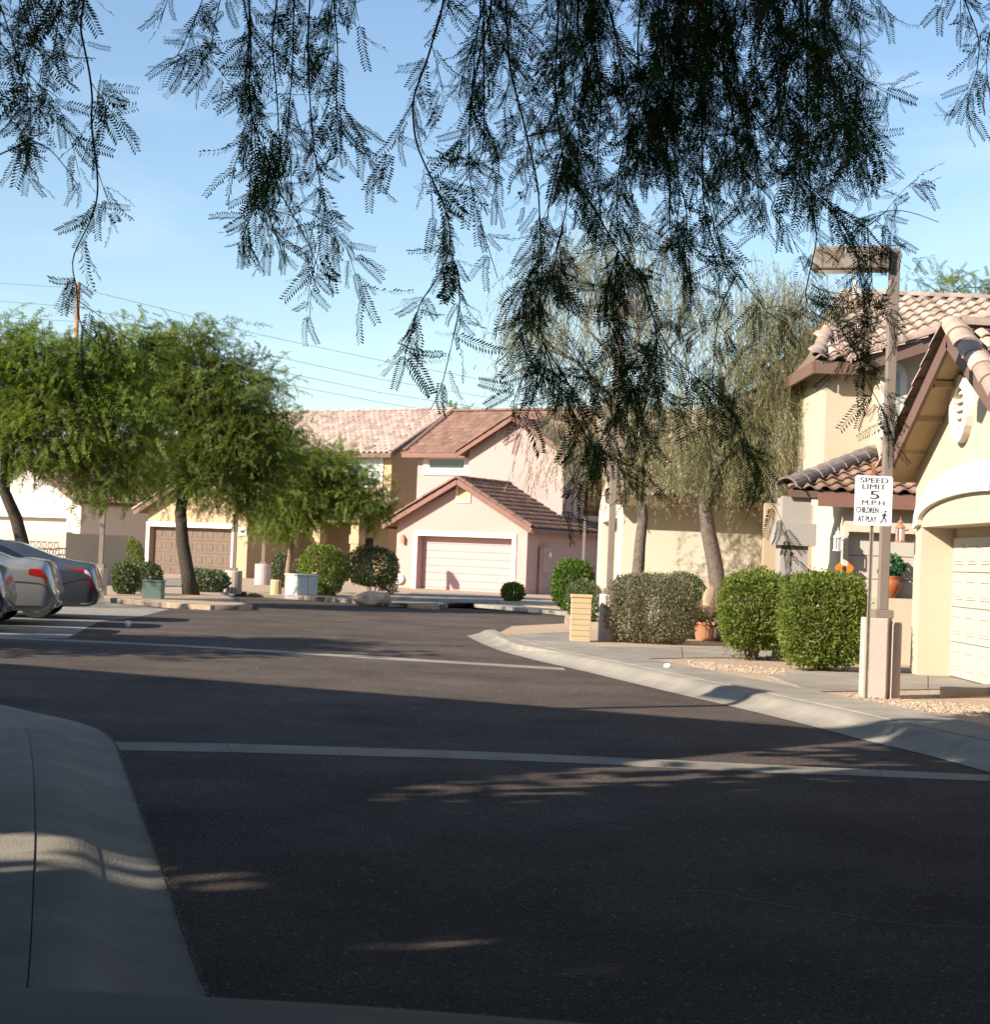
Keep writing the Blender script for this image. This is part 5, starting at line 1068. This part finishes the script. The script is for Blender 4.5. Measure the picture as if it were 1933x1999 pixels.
# ================================================================== the mesquite overhead: hanging branches across the top of the picture
g = np.random.default_rng(99)
nt_ = thing('overhanging_mesquite', 'dark feathery mesquite branches hanging down across the top', 'tree', (-3.6, 2.2, .1))
strands = [  # pixel polyline, depth, leaf density
 ([(166, -140), (164, 0), (155, 55), (170, 118), (180, 181), (177, 240), (187, 314), (191, 351), (189, 392), (174, 436), (135, 510), (148, 553), (150, 587), (156, 640), (195, 677), (250, 711)], 4.3, .6),
 ([(-60, -80), (0, 10), (20, 70), (45, 140), (70, 200)], 3.9, 1.3), ([(-80, 0), (-20, 60), (30, 120), (60, 150), (100, 190)], 4.0, 1.2), ([(40, -120), (30, -20), (60, 60), (95, 110)], 4.2, 1.1), ([(-60, 330), (0, 300), (30, 288), (60, 270), (110, 300), (150, 360)], 4.1, .3),
 ([(-50, 120), (0, 190), (20, 240), (50, 262)], 4.0, .6), ([(140, -100), (120, 0), (110, 60), (100, 130)], 4.2, .9),
 ([(478, -140), (485, 0), (490, 100), (485, 160), (490, 240), (520, 300), (530, 345), (515, 400), (512, 450)], 4.6, .95), ([(610, -140), (605, 0), (600, 80), (605, 200), (612, 290), (630, 380), (640, 430)], 4.5, 1.1), ([(560, -100), (540, 0), (530, 80), (540, 180), (545, 280), (555, 360), (590, 430)], 4.7, 1.0),
 ([(420, -120), (400, -10), (370, 60), (345, 110)], 4.6, .8), ([(450, -100), (430, 0), (415, 60), (410, 110)], 4.5, .9), ([(660, -100), (650, 0), (660, 90), (655, 200), (665, 280)], 4.6, .8), ([(520, 330), (560, 400), (600, 470), (620, 520)], 4.6, .9), ([(515, 400), (540, 460), (560, 520)], 4.6, .9), ([(520, 330), (490, 420), (470, 470)], 4.6, .8), ([(340, -80), (330, -5), (312, 40)], 4.6, .6), ([(690, -80), (690, 0), (700, 40)], 4.6, .6),
 ([(890, -140), (868, 0), (836, 111), (804, 196), (811, 285), (839, 339), (868, 402), (880, 450), (877, 491), (896, 529), (898, 600), (880, 680), (862, 760), (840, 800)], 4.6, .8), ([(944, -140), (944, 0), (945, 142), (945, 298), (922, 332), (880, 390), (865, 440)], 4.9, .8),
 ([(980, -140), (988, 0), (993, 127), (1020, 228), (1051, 358), (1056, 475), (1061, 536), (1049, 603), (1061, 669), (1036, 802), (1008, 860)], 4.8, .95), ([(1100, -140), (1092, 0), (1083, 174), (1096, 285), (1111, 380), (1099, 443), (1070, 540), (1045, 620)], 5.0, 1.0),
 ([(1111, 342), (1156, 396), (1206, 491), (1248, 533), (1280, 634), (1321, 707), (1375, 748), (1425, 780)], 5.0, 1.0), ([(1061, 669), (1085, 740), (1115, 800), (1150, 860), (1180, 910)], 4.8, .9), ([(1206, 491), (1200, 570), (1195, 640), (1230, 740), (1250, 800)], 5.0, .9), ([(1150, -120), (1160, 60), (1175, 200), (1165, 340), (1180, 480), (1190, 560)], 5.2, .9),
 ([(1300, -120), (1333, 33), (1394, 124), (1450, 197), (1507, 271), (1567, 351), (1634, 411), (1661, 438), (1694, 444), (1734, 408), (1784, 414), (1834, 434)], 5.2, .95), ([(1295, -120), (1300, 0), (1317, 167), (1303, 250), (1330, 360), (1320, 460), (1350, 560)], 5.1, .95),
 ([(1580, -120), (1577, 0), (1577, 200), (1577, 300), (1584, 384), (1597, 468), (1577, 551), (1572, 575), (1582, 606), (1613, 624), (1646, 647), (1692, 660)], 5.3, .55), ([(1400, 60), (1434, 234), (1439, 300), (1457, 344), (1487, 367), (1507, 391), (1534, 434), (1560, 494)], 5.2, .8), ([(1360, -80), (1363, 0), (1370, 200), (1373, 401), (1400, 501), (1440, 534), (1475, 580), (1500, 610)], 5.1, .75),
 ([(1600, -60), (1620, 60), (1660, 130), (1710, 170), (1750, 190)], 5.3, 1.0), ([(1560, -60), (1590, 100), (1640, 190), (1690, 240)], 5.3, .9), ([(1480, 40), (1560, 160), (1620, 240), (1680, 270)], 5.2, .9), ([(1694, 444), (1720, 480), (1745, 500)], 5.2, .8), ([(1640, 430), (1680, 480), (1700, 540)], 5.2, .7),
 ([(1870, -100), (1884, 7), (1901, 40), (1914, 83), (1908, 144), (1891, 187), (1888, 230)], 5.4, .75), ([(1960, -60), (1940, 20), (1925, 120), (1935, 200)], 5.4, .7), ([(1660, -80), (1690, -10), (1715, 20)], 5.3, .5), ([(1840, -80), (1850, -10), (1830, 30)], 5.4, .5)]
env = np.array([(730, 300), (760, 360), (800, 560), (860, 620), (900, 420), (950, 520), (1000, 760), (1060, 780), (1140, 800), (1230, 760), (1300, 700), (1360, 620), (1430, 480), (1500, 430), (1560, 380), (1620, 300), (1660, 220)])
for i in range(13):
    x = g.uniform(745, 1640); lim = np.interp(x, env[:, 0], env[:, 1]) * g.beta(1.6, 1.6) * 1.1 + 40; pts = [(x + g.normal(0, 30), -130.)]; y = -130.; dr = g.normal(0, .22) + (x - 1150) / 2400
    while y < lim: y += g.uniform(60, 100); x += dr * 80 + g.normal(0, 20); dr = dr * .8 + g.normal(0, .1); pts.append((x, y))
    strands.append((pts, g.uniform(4.4, 5.9), g.uniform(.75, 1.15)))
for i in range(26):
    x = g.uniform(980, 1640); lim = np.interp(x, [980, 1150, 1450, 1640], [200, 330, 330, 180]) * g.uniform(.4, 1.1); pts = [(x, -130.)]; y = -130.; dr = g.normal(.1, .3)
    while y < lim: y += g.uniform(40, 70); x += dr * 55 + g.normal(0, 16); dr = dr * .8 + g.normal(0, .15); pts.append((x, y))
    strands.append((pts, g.uniform(4.6, 5.8), g.uniform(.9, 1.3)))
for i in range(3):
    x = g.uniform(430, 670); lim = np.interp(x, [430, 470, 540, 600, 660], [180, 330, 440, 430, 260]) * g.uniform(.3, 1); pts = [(x, -130.)]; y = -130.
    while y < lim: y += g.uniform(60, 100); x += g.normal(0, 10); pts.append((x, y))
    strands.append((pts, g.uniform(4.3, 5.0), g.uniform(.7, 1.1)))
for i in range(2):
    x = g.uniform(-20, 90); pts = [(x, -130.)]; y = -130.
    while y < g.uniform(40, 150): y += g.uniform(60, 90); x += g.normal(8, 10); pts.append((x, y))
    strands.append((pts, g.uniform(3.8, 4.4), 1.))
listed = [s_ for s_ in strands[:40]]
for i in range(40):
    src = listed[g.integers(18, 40)]; pts0 = [q for q in src[0] if (250 if i % 2 else 60) < q[1] < 760 and (960 if i % 2 else 780) < q[0] < (1430 if i % 2 else 1700)]
    if not pts0: continue
    x, y = pts0[g.integers(0, len(pts0))]; pts = [(x, y)]; L = g.uniform(90, 260); dr = g.normal(0, .45) + (x - 1180) / 1500; tot = 0
    while tot < L: st_ = g.uniform(40, 70); tot += st_; y += st_ * .85; x += dr * st_ + g.normal(0, 8); dr *= .8; pts.append((x, y))
    strands.append((pts, src[1], g.uniform(.8, 1.1)))
tw = MB(); PP = []; PD = []; PL = []; starts = []
def pinnae(pos, axis, sc):
    """one leaf: a short stalk with a pair of pinnae"""
    axis = axis / np.linalg.norm(axis); side = np.cross(axis, g.normal(0, 1, 3)); side /= np.linalg.norm(side)
    L = sc * g.uniform(.055, .135)
    for s in ((-1, 1) if g.uniform() < .8 else (1,)):
        d = axis + side * s * g.uniform(.25, .55); PP.append(pos + axis * .012); PD.append(d); PL.append(L * g.uniform(.85, 1.1))
for pxl, Y, dens in strands:
    W = np.array([tuple(P(x, y, Y + .25 * math.sin(i * .9 + Y * 7))) for i, (x, y) in enumerate(pxl)]); seg = np.linalg.norm(np.diff(W, axis=0), axis=1); s = np.concatenate([[0], np.cumsum(seg)])
    n = max(3, int(s[-1] / .042)); tt = np.linspace(0, s[-1], n); Q = np.stack([np.interp(tt, s, W[:, k]) for k in range(3)], 1)
    for _ in range(2): Q[1:-1] = (Q[:-2] + 2 * Q[1:-1] + Q[2:]) / 4
    starts.append(Vector(Q[0])); r0 = .0015 + .0013 * min(1.6, s[-1]); tw.tube([Vector(q) for q in Q], [r0 + (.0011 - r0) * i / (n - 1) for i in range(n)], 5)
    for i in range(1, n):
        tdir = Q[i] - Q[i - 1]; tdir = tdir / (np.linalg.norm(tdir) + 1e-9)
        if g.uniform() < .58 * dens:
            for _ in range(1 + (g.uniform() < .3 * dens)): pinnae(Q[i], tdir * .55 + g.normal(0, .5, 3) + np.array([0, 0, -.65]), 1.)
        if g.uniform() < .17 * dens:
            d = tdir * .5 + g.normal(0, .6, 3) + np.array([0, 0, -.35]); d /= np.linalg.norm(d); L = g.uniform(.06, .2); c = Q[i].copy(); tp_ = [Vector(c)]
            for j in range(int(L / .035) + 1):
                d = d + np.array([0, 0, -.12]) + g.normal(0, .08, 3); d /= np.linalg.norm(d); c = c + d * .035; tp_.append(Vector(c)); pinnae(c, d * .5 + g.normal(0, .5, 3) + np.array([0, 0, -.6]), .9)
            tw.tube(tp_, [.0016] + [.001] * (len(tp_) - 1), 4)
tw.build('twig', M['twig'], nt_)
PP, PD, PL = np.array(PP), np.array(PD), np.array(PL); vm = g.integers(0, 4, len(PP)); parts = []
for v in range(4):
    Q = []; k = 15; cur = (.12, .22, .35, .5)[v]
    for i in range(k):
        x = (i + .8) / k; z = -cur * x * x
        for s_ in (-1, 1):
            L = .19 * (1 - .45 * abs(x - .45)) ; a = np.array((x, 0, z)); d = np.array((.42, s_ * .9, -.1 + g.normal(0, .12))) * L; w = np.array((.0195, -s_ * .008, 0)); Q.append([a - w * .6, a + d * .6 - w, a + d, a + d * .6 + w])
    for i in range(3): Q.append([(i / 3, -.006, -cur * (i / 3) ** 2), ((i + 1) / 3, -.005, -cur * ((i + 1) / 3) ** 2), ((i + 1) / 3, .005, -cur * ((i + 1) / 3) ** 2), (i / 3, .006, -cur * (i / 3) ** 2)])
    Q = np.array([[tuple(map(float, z_)) for z_ in q] for q in Q]); i = vm == v
    parts.append(inst(Q.reshape(-1, 3), np.arange(len(Q) * 4).reshape(-1, 4), bases(PD[i], g.uniform(0, 6.28, i.sum())) * PL[i][:, None, None], PP[i]))
V, F = merge(parts); np_obj('leaves', V, F, M['mesq_near'], nt_)
# trunk and limbs (outside the frame) that carry the hanging twigs
tk = [Vector(q) for q in ((-3.6, 2.2, -.05), (-3.5, 2.3, .8), (-3.2, 2.6, 1.7), (-3.0, 3.0, 2.6), (-2.4, 3.6, 3.5))]
MB().tube(tk, [.26, .2, .18, .16, .13], 10).build('trunk', M['bark'], nt_, smooth=True)
lb = MB(); l1 = [Vector(q) for q in ((-2.4, 3.6, 3.5), (-1.3, 4.4, 3.95), (-.2, 4.7, 4.15), (.8, 4.9, 4.1), (1.8, 5.0, 3.9))]; l2 = [Vector(q) for q in ((-3.0, 3.0, 2.6), (-2.2, 3.9, 3.4), (-1.4, 4.2, 3.6), (-.6, 4.5, 3.75))]
lb.tube(l1, [.12, .09, .065, .045, .025], 8); lb.tube(l2, [.08, .06, .045, .03], 7)
for s_ in starts:
    if s_.z < CAMH + s_.y * .345: continue
    e = min(l1 + l2, key=lambda q: (q - s_).length); lb.tube([e, e.lerp(s_, .55) + Vector((0, 0, .18)), s_], [.014, .008, .004], 4)
lb.build('limb', M['bark'], nt_, smooth=True)
# rest of its crown above the frame, with unseen lobes added to dim skylight
def crown_only(parent, lobes, m, nc, ns, sl, seed, cr_):
    g2 = np.random.default_rng(seed); Ps, Ds = [], []
    for c, r, w in lobes:
        for j in range(int(nc * w)):
            d = unit(g2.normal(0, 1, 3)); cc = np.array(c) + d * g2.uniform(.2, 1) ** .5 * np.array(r); m_ = ns; pos = cc + g2.normal(0, cr_, (m_, 3)); Ps.append(pos); Ds.append(unit(pos - np.array(c)) * .6 + g2.normal(0, .6, (m_, 3)) - np.array([0, 0, .3]))
    pos, D = np.concatenate(Ps), np.concatenate(Ds); ok = (pos[:, 1] < -1) | (pos[:, 2] > 2.6 + .42 * pos[:, 1]) | (np.abs(pos[:, 0]) > 1.6 + .5 * pos[:, 1].clip(0)); end = pos + unit(D) * sl * 1.15 + np.array([0, 0, -.12]); lan = lambda q_: q_[:, :2] + np.outer(q_[:, 2] / math.tan(SUN_EL), np.array(SH)[:2])
    h0, h1 = lan(pos), lan(end); ylo, yhi = np.minimum(h0[:, 1], h1[:, 1]) - .16, np.maximum(h0[:, 1], h1[:, 1]) + .16; xm = (h0[:, 0] + h1[:, 0]) / 2; rr_ = g2.uniform(0, 1, len(pos))
    for y0_, y1_, xa, xb, pr_ in ((7.3, 7.62, -6, -.7, 1.), (7.0, 7.1, -6, -1.6, .96), (6.25, 6.4, -1.2, 1.2, .985), (5.3, 5.4, .2, 2.2, .97), (8.9, 9.0, -.5, 3, .95)):  # crown gaps shaped to let sunlit bands reach the ground
        ok &= ~((yhi > y0_) & (ylo < y1_) & (xm > xa) & (xm < xb + .5 * rr_) & (rr_ < pr_))
    pos, D = pos[ok], D[ok]; T, F = spray_template('shade', g2); V, Fq = inst(T, F, bases(D, g2.normal(0, .7, len(pos))) * (sl * g2.uniform(.7, 1.3, len(pos)))[:, None, None], pos)
    return np_obj('crown', V, Fq, m, parent)
crown_only(nt_, [((-3.4, 2.2, 6.0), (2.6, 2.6, 1.6), 1.2), ((-1.0, 4.6, 5.6), (2.2, 1.8, 1.0), 1.), ((1.4, 4.6, 5.4), (1.6, 1.6, .8), .8), ((-4.8, 4.4, 5.6), (1.8, 1.6, 1.4), .8), ((-1, 6.6, 6.9), (2.4, 2.0, .9), 1.), ((2.2, 6.6, 6.8), (2.2, 2.0, .9), 1.), ((-3.8, 7.4, 6.8), (2.0, 1.8, .9), .8), ((.8, 2.2, 6.4), (2.6, 2.2, 1.0), 1.), ((3.8, 4.2, 6.4), (1.8, 2.2, .9), .8), ((-1.5, -.6, 6.2), (3, 2.2, 1.0), 1.)], M['mesq_near'], 110, 26, .72, 31, .42)

# ================================================================== outside the frame on the left: what throws the shade over the road
t2 = thing('shade_tree', 'big dense mesquite outside the left edge that shades the near road', 'tree', (-9.5, 1.0, .1))
MB().tube([(-9.5, 1, -.1), (-9.4, 1.1, 1.2), (-9.2, 1.3, 2.6), (-9.3, 1.5, 4.2)], [.3, .24, .22, .18], 10).build('trunk', M['bark'], t2, smooth=True)
lb = MB()
lobs = [((-8.40, -0.40, 6.4), (3.4, 2.6, 2.4), 1.6), ((-6.00, 1.00, 5.0), (2.2, 1.8, 1.8), 1.0), ((-10.70, 0.20, 6.0), (2.6, 2.2, 2.2), 1.0), ((-8.20, -3.40, 6.0), (3.0, 2.2, 2.2), 1.2), ((-6.40, -1.40, 4.2), (2.0, 2.2, 1.4), 1.0), ((-9.40, 1.40, 4.4), (2.2, 1.4, 1.6), .8), ((-11.80, -1.80, 6.6), (2.4, 2.4, 2.2), 1.0), ((-4.80, -3.20, 4.2), (2.0, 2.0, 1.4), .8), ((-5.20, -5.60, 5.0), (3.0, 2.4, 1.8), 1.), ((-11.60, 4.95, 5.0), (1.8, 1.4, 1.4), .8)]
for c, r, w in lobs: limb(lb, (-9.3, 1.5, 4.0), c, .12, .04, np.random.default_rng(3), .05)
lb.build('limb', M['bark'], t2, smooth=True)
crown_only(t2, lobs, M['mesq'], 80, 26, .68, 33, .42)
def side_tree(name, label, x, y, lobs, seed):
    t = thing(name, label, 'tree', (x, y, .05)); MB().tube([(x, y, -.1), (x + .1, y, 1.3), (x - .05, y + .1, 2.8)], [.22, .17, .12], 9).build('trunk', M['bark'], t, smooth=True); lb = MB()
    for c, r, w in lobs: limb(lb, (x - .05, y + .1, 2.7), c, .09, .03, np.random.default_rng(seed), .05)
    lb.build('limb', M['bark'], t, smooth=True); crown_only(t, lobs, M['mesq'], 50, 24, .55, seed, .4)
side_tree('shade_tree', 'mesquite outside the left edge that shades the middle road', -11.0, 19.4, [((-11, 19.4, 4.6), (2.2, 1.3, 1.2), 1.2), ((-9.3, 18.8, 4.2), (1.4, 1.0, .8), .7), ((-12.5, 20, 5.0), (1.6, 1.2, 1.0), .8)], 41)
side_tree('shade_tree', 'mesquite outside the left edge that shades the far road', -14.6, 33.8, [((-14.4, 33.8, 5.2), (2.6, 1.6, 1.6), 1.2), ((-13.2, 34.6, 6.4), (1.6, 1.4, 1.2), .9), ((-16.4, 33.4, 5.6), (2, 1.6, 1.4), .9)], 42)
lamp_post('lamp_post', 'lamp post outside the left edge whose thin shadow crosses the road', G(1478, 1376) - SH * (5.4 / math.tan(SUN_EL)), .9, .18, 5.6, .11, (-.4, .9, 0), .92, M['pedestal'], 'brown lamp posts')
nh = thing('neighbour_house', 'tan house with tiled gable outside the left edge of the picture', 'house', (-10, 12, .1))
# ridge line and end rake placed so that its shadow crosses the road
HR = 6.4; TIP = Vector((3.3, 14.6, 0)); rid = Vector((-.912, .41, 0)).normalized()
sh_ = HR / math.tan(SUN_EL); RE = TIP - SH * sh_                      # foot of the ridge end
FN = Fr((RE.x, RE.y, .05), -rid)                                      # s runs towards the ridge end (s = 0 there)
MB(FN).box(-12, -.3, -2.2, 1.9, 0, 4.2).build('wall', M['tan'], nh)
gable(nh, FN, -12.3, 0, -2.6, 2.3, 4.2, HR, M['tile_pink'], M['fascia'], tw=.4, tl=.45, nr=-.6)

def sky_screen_house(label, o, S, w, dep, he, hr, wm):  # unseen houses added around the camera to keep skylight off the near road
    f = Fr(o, S); h = thing('sky_screen_house', label, 'house', tuple(f.p(w / 2, -dep / 2, 0)), 'unseen houses added to block skylight')
    b = MB(f); b.box(0, .9, -.3, 0, 0, 2.3); b.box(5.7, w, -.3, 0, 0, 2.3); b.box(0, w, -.3, 0, 2.3, he); b.box(0, .3, -dep, -.3, 0, he); b.box(w - .3, w, -dep, -.3, 0, he); b.box(.3, w - .3, -dep, -dep + .3, 0, he); b.build('wall', wm, h)
    panel_door(h, f, .9, 5.7, -.2, 0, 2.3, M['white_door'], 4, 4, raised=False); window(h, f, 1.6, 3.2, he - 1.9, he - .8, .002, M['trim'], M['glass'], bars=(1, 1)); window(h, f, w - 2.4, w - 1.0, he - 1.9, he - .8, .002, M['trim'], M['glass'], bars=(1, 1))
    gable(h, f, -.4, w + .4, -dep - .4, .4, he - .05, hr, M['tile_pink'], M['fascia'], tw=.4, tl=.45)
sky_screen_house('unseen cream house added outside the right edge to block skylight', (7.0, 15.2, .12), (0, -1, 0), 11.5, 8, 5.2, 7.2, M['cream'])
sky_screen_house('unseen tan house added behind the camera to block skylight', (7, -9.5, .1), (-1, 0, 0), 16, 8, 5.4, 7.4, M['tan'])
sky_screen_house('unseen beige house added beyond the shade tree to block skylight', (-14.5, -8.0, .1), (0, 1, 0), 12, 8, 5.4, 7.4, M['wallbeige'])


M['crack'] = mat('crack_fill', (.17, .15, .13), rough=.95, var=.3, vs_=8)
gc = np.random.default_rng(12)
for x0, y0, a0, L in ((-1.2, 15.6, .35, 1.6), (.4, 18.6, .1, 3.2), (-4.0, 21.5, -.1, 3.5), (1.0, 12.2, 2.6, 1.8), (-1.5, 27.0, .15, 4.5), (-.3, 9.6, .5, 1.4), (.9, 7.6, .2, 1.8), (-3.5, 34, .05, 5.0)):
    q = np.array([x0, y0]); a_ = a0; Vc, Fc = [], []
    for i in range(int(L / .07)):
        w_ = .004 + .005 * gc.uniform(); n_ = np.array([-math.sin(a_), math.cos(a_)]); Vc += [(*(q + n_ * w_), .0022), (*(q - n_ * w_), .0022)]; q = q + .07 * np.array([math.cos(a_), math.sin(a_)]); a_ = a_ * .9 + a0 * .1 + gc.normal(0, .35)
    Fc = [(2 * i, 2 * i + 1, 2 * i + 3, 2 * i + 2) for i in range(len(Vc) // 2 - 1)]; np_obj('crack', Vc, Fc, M['crack'], road)
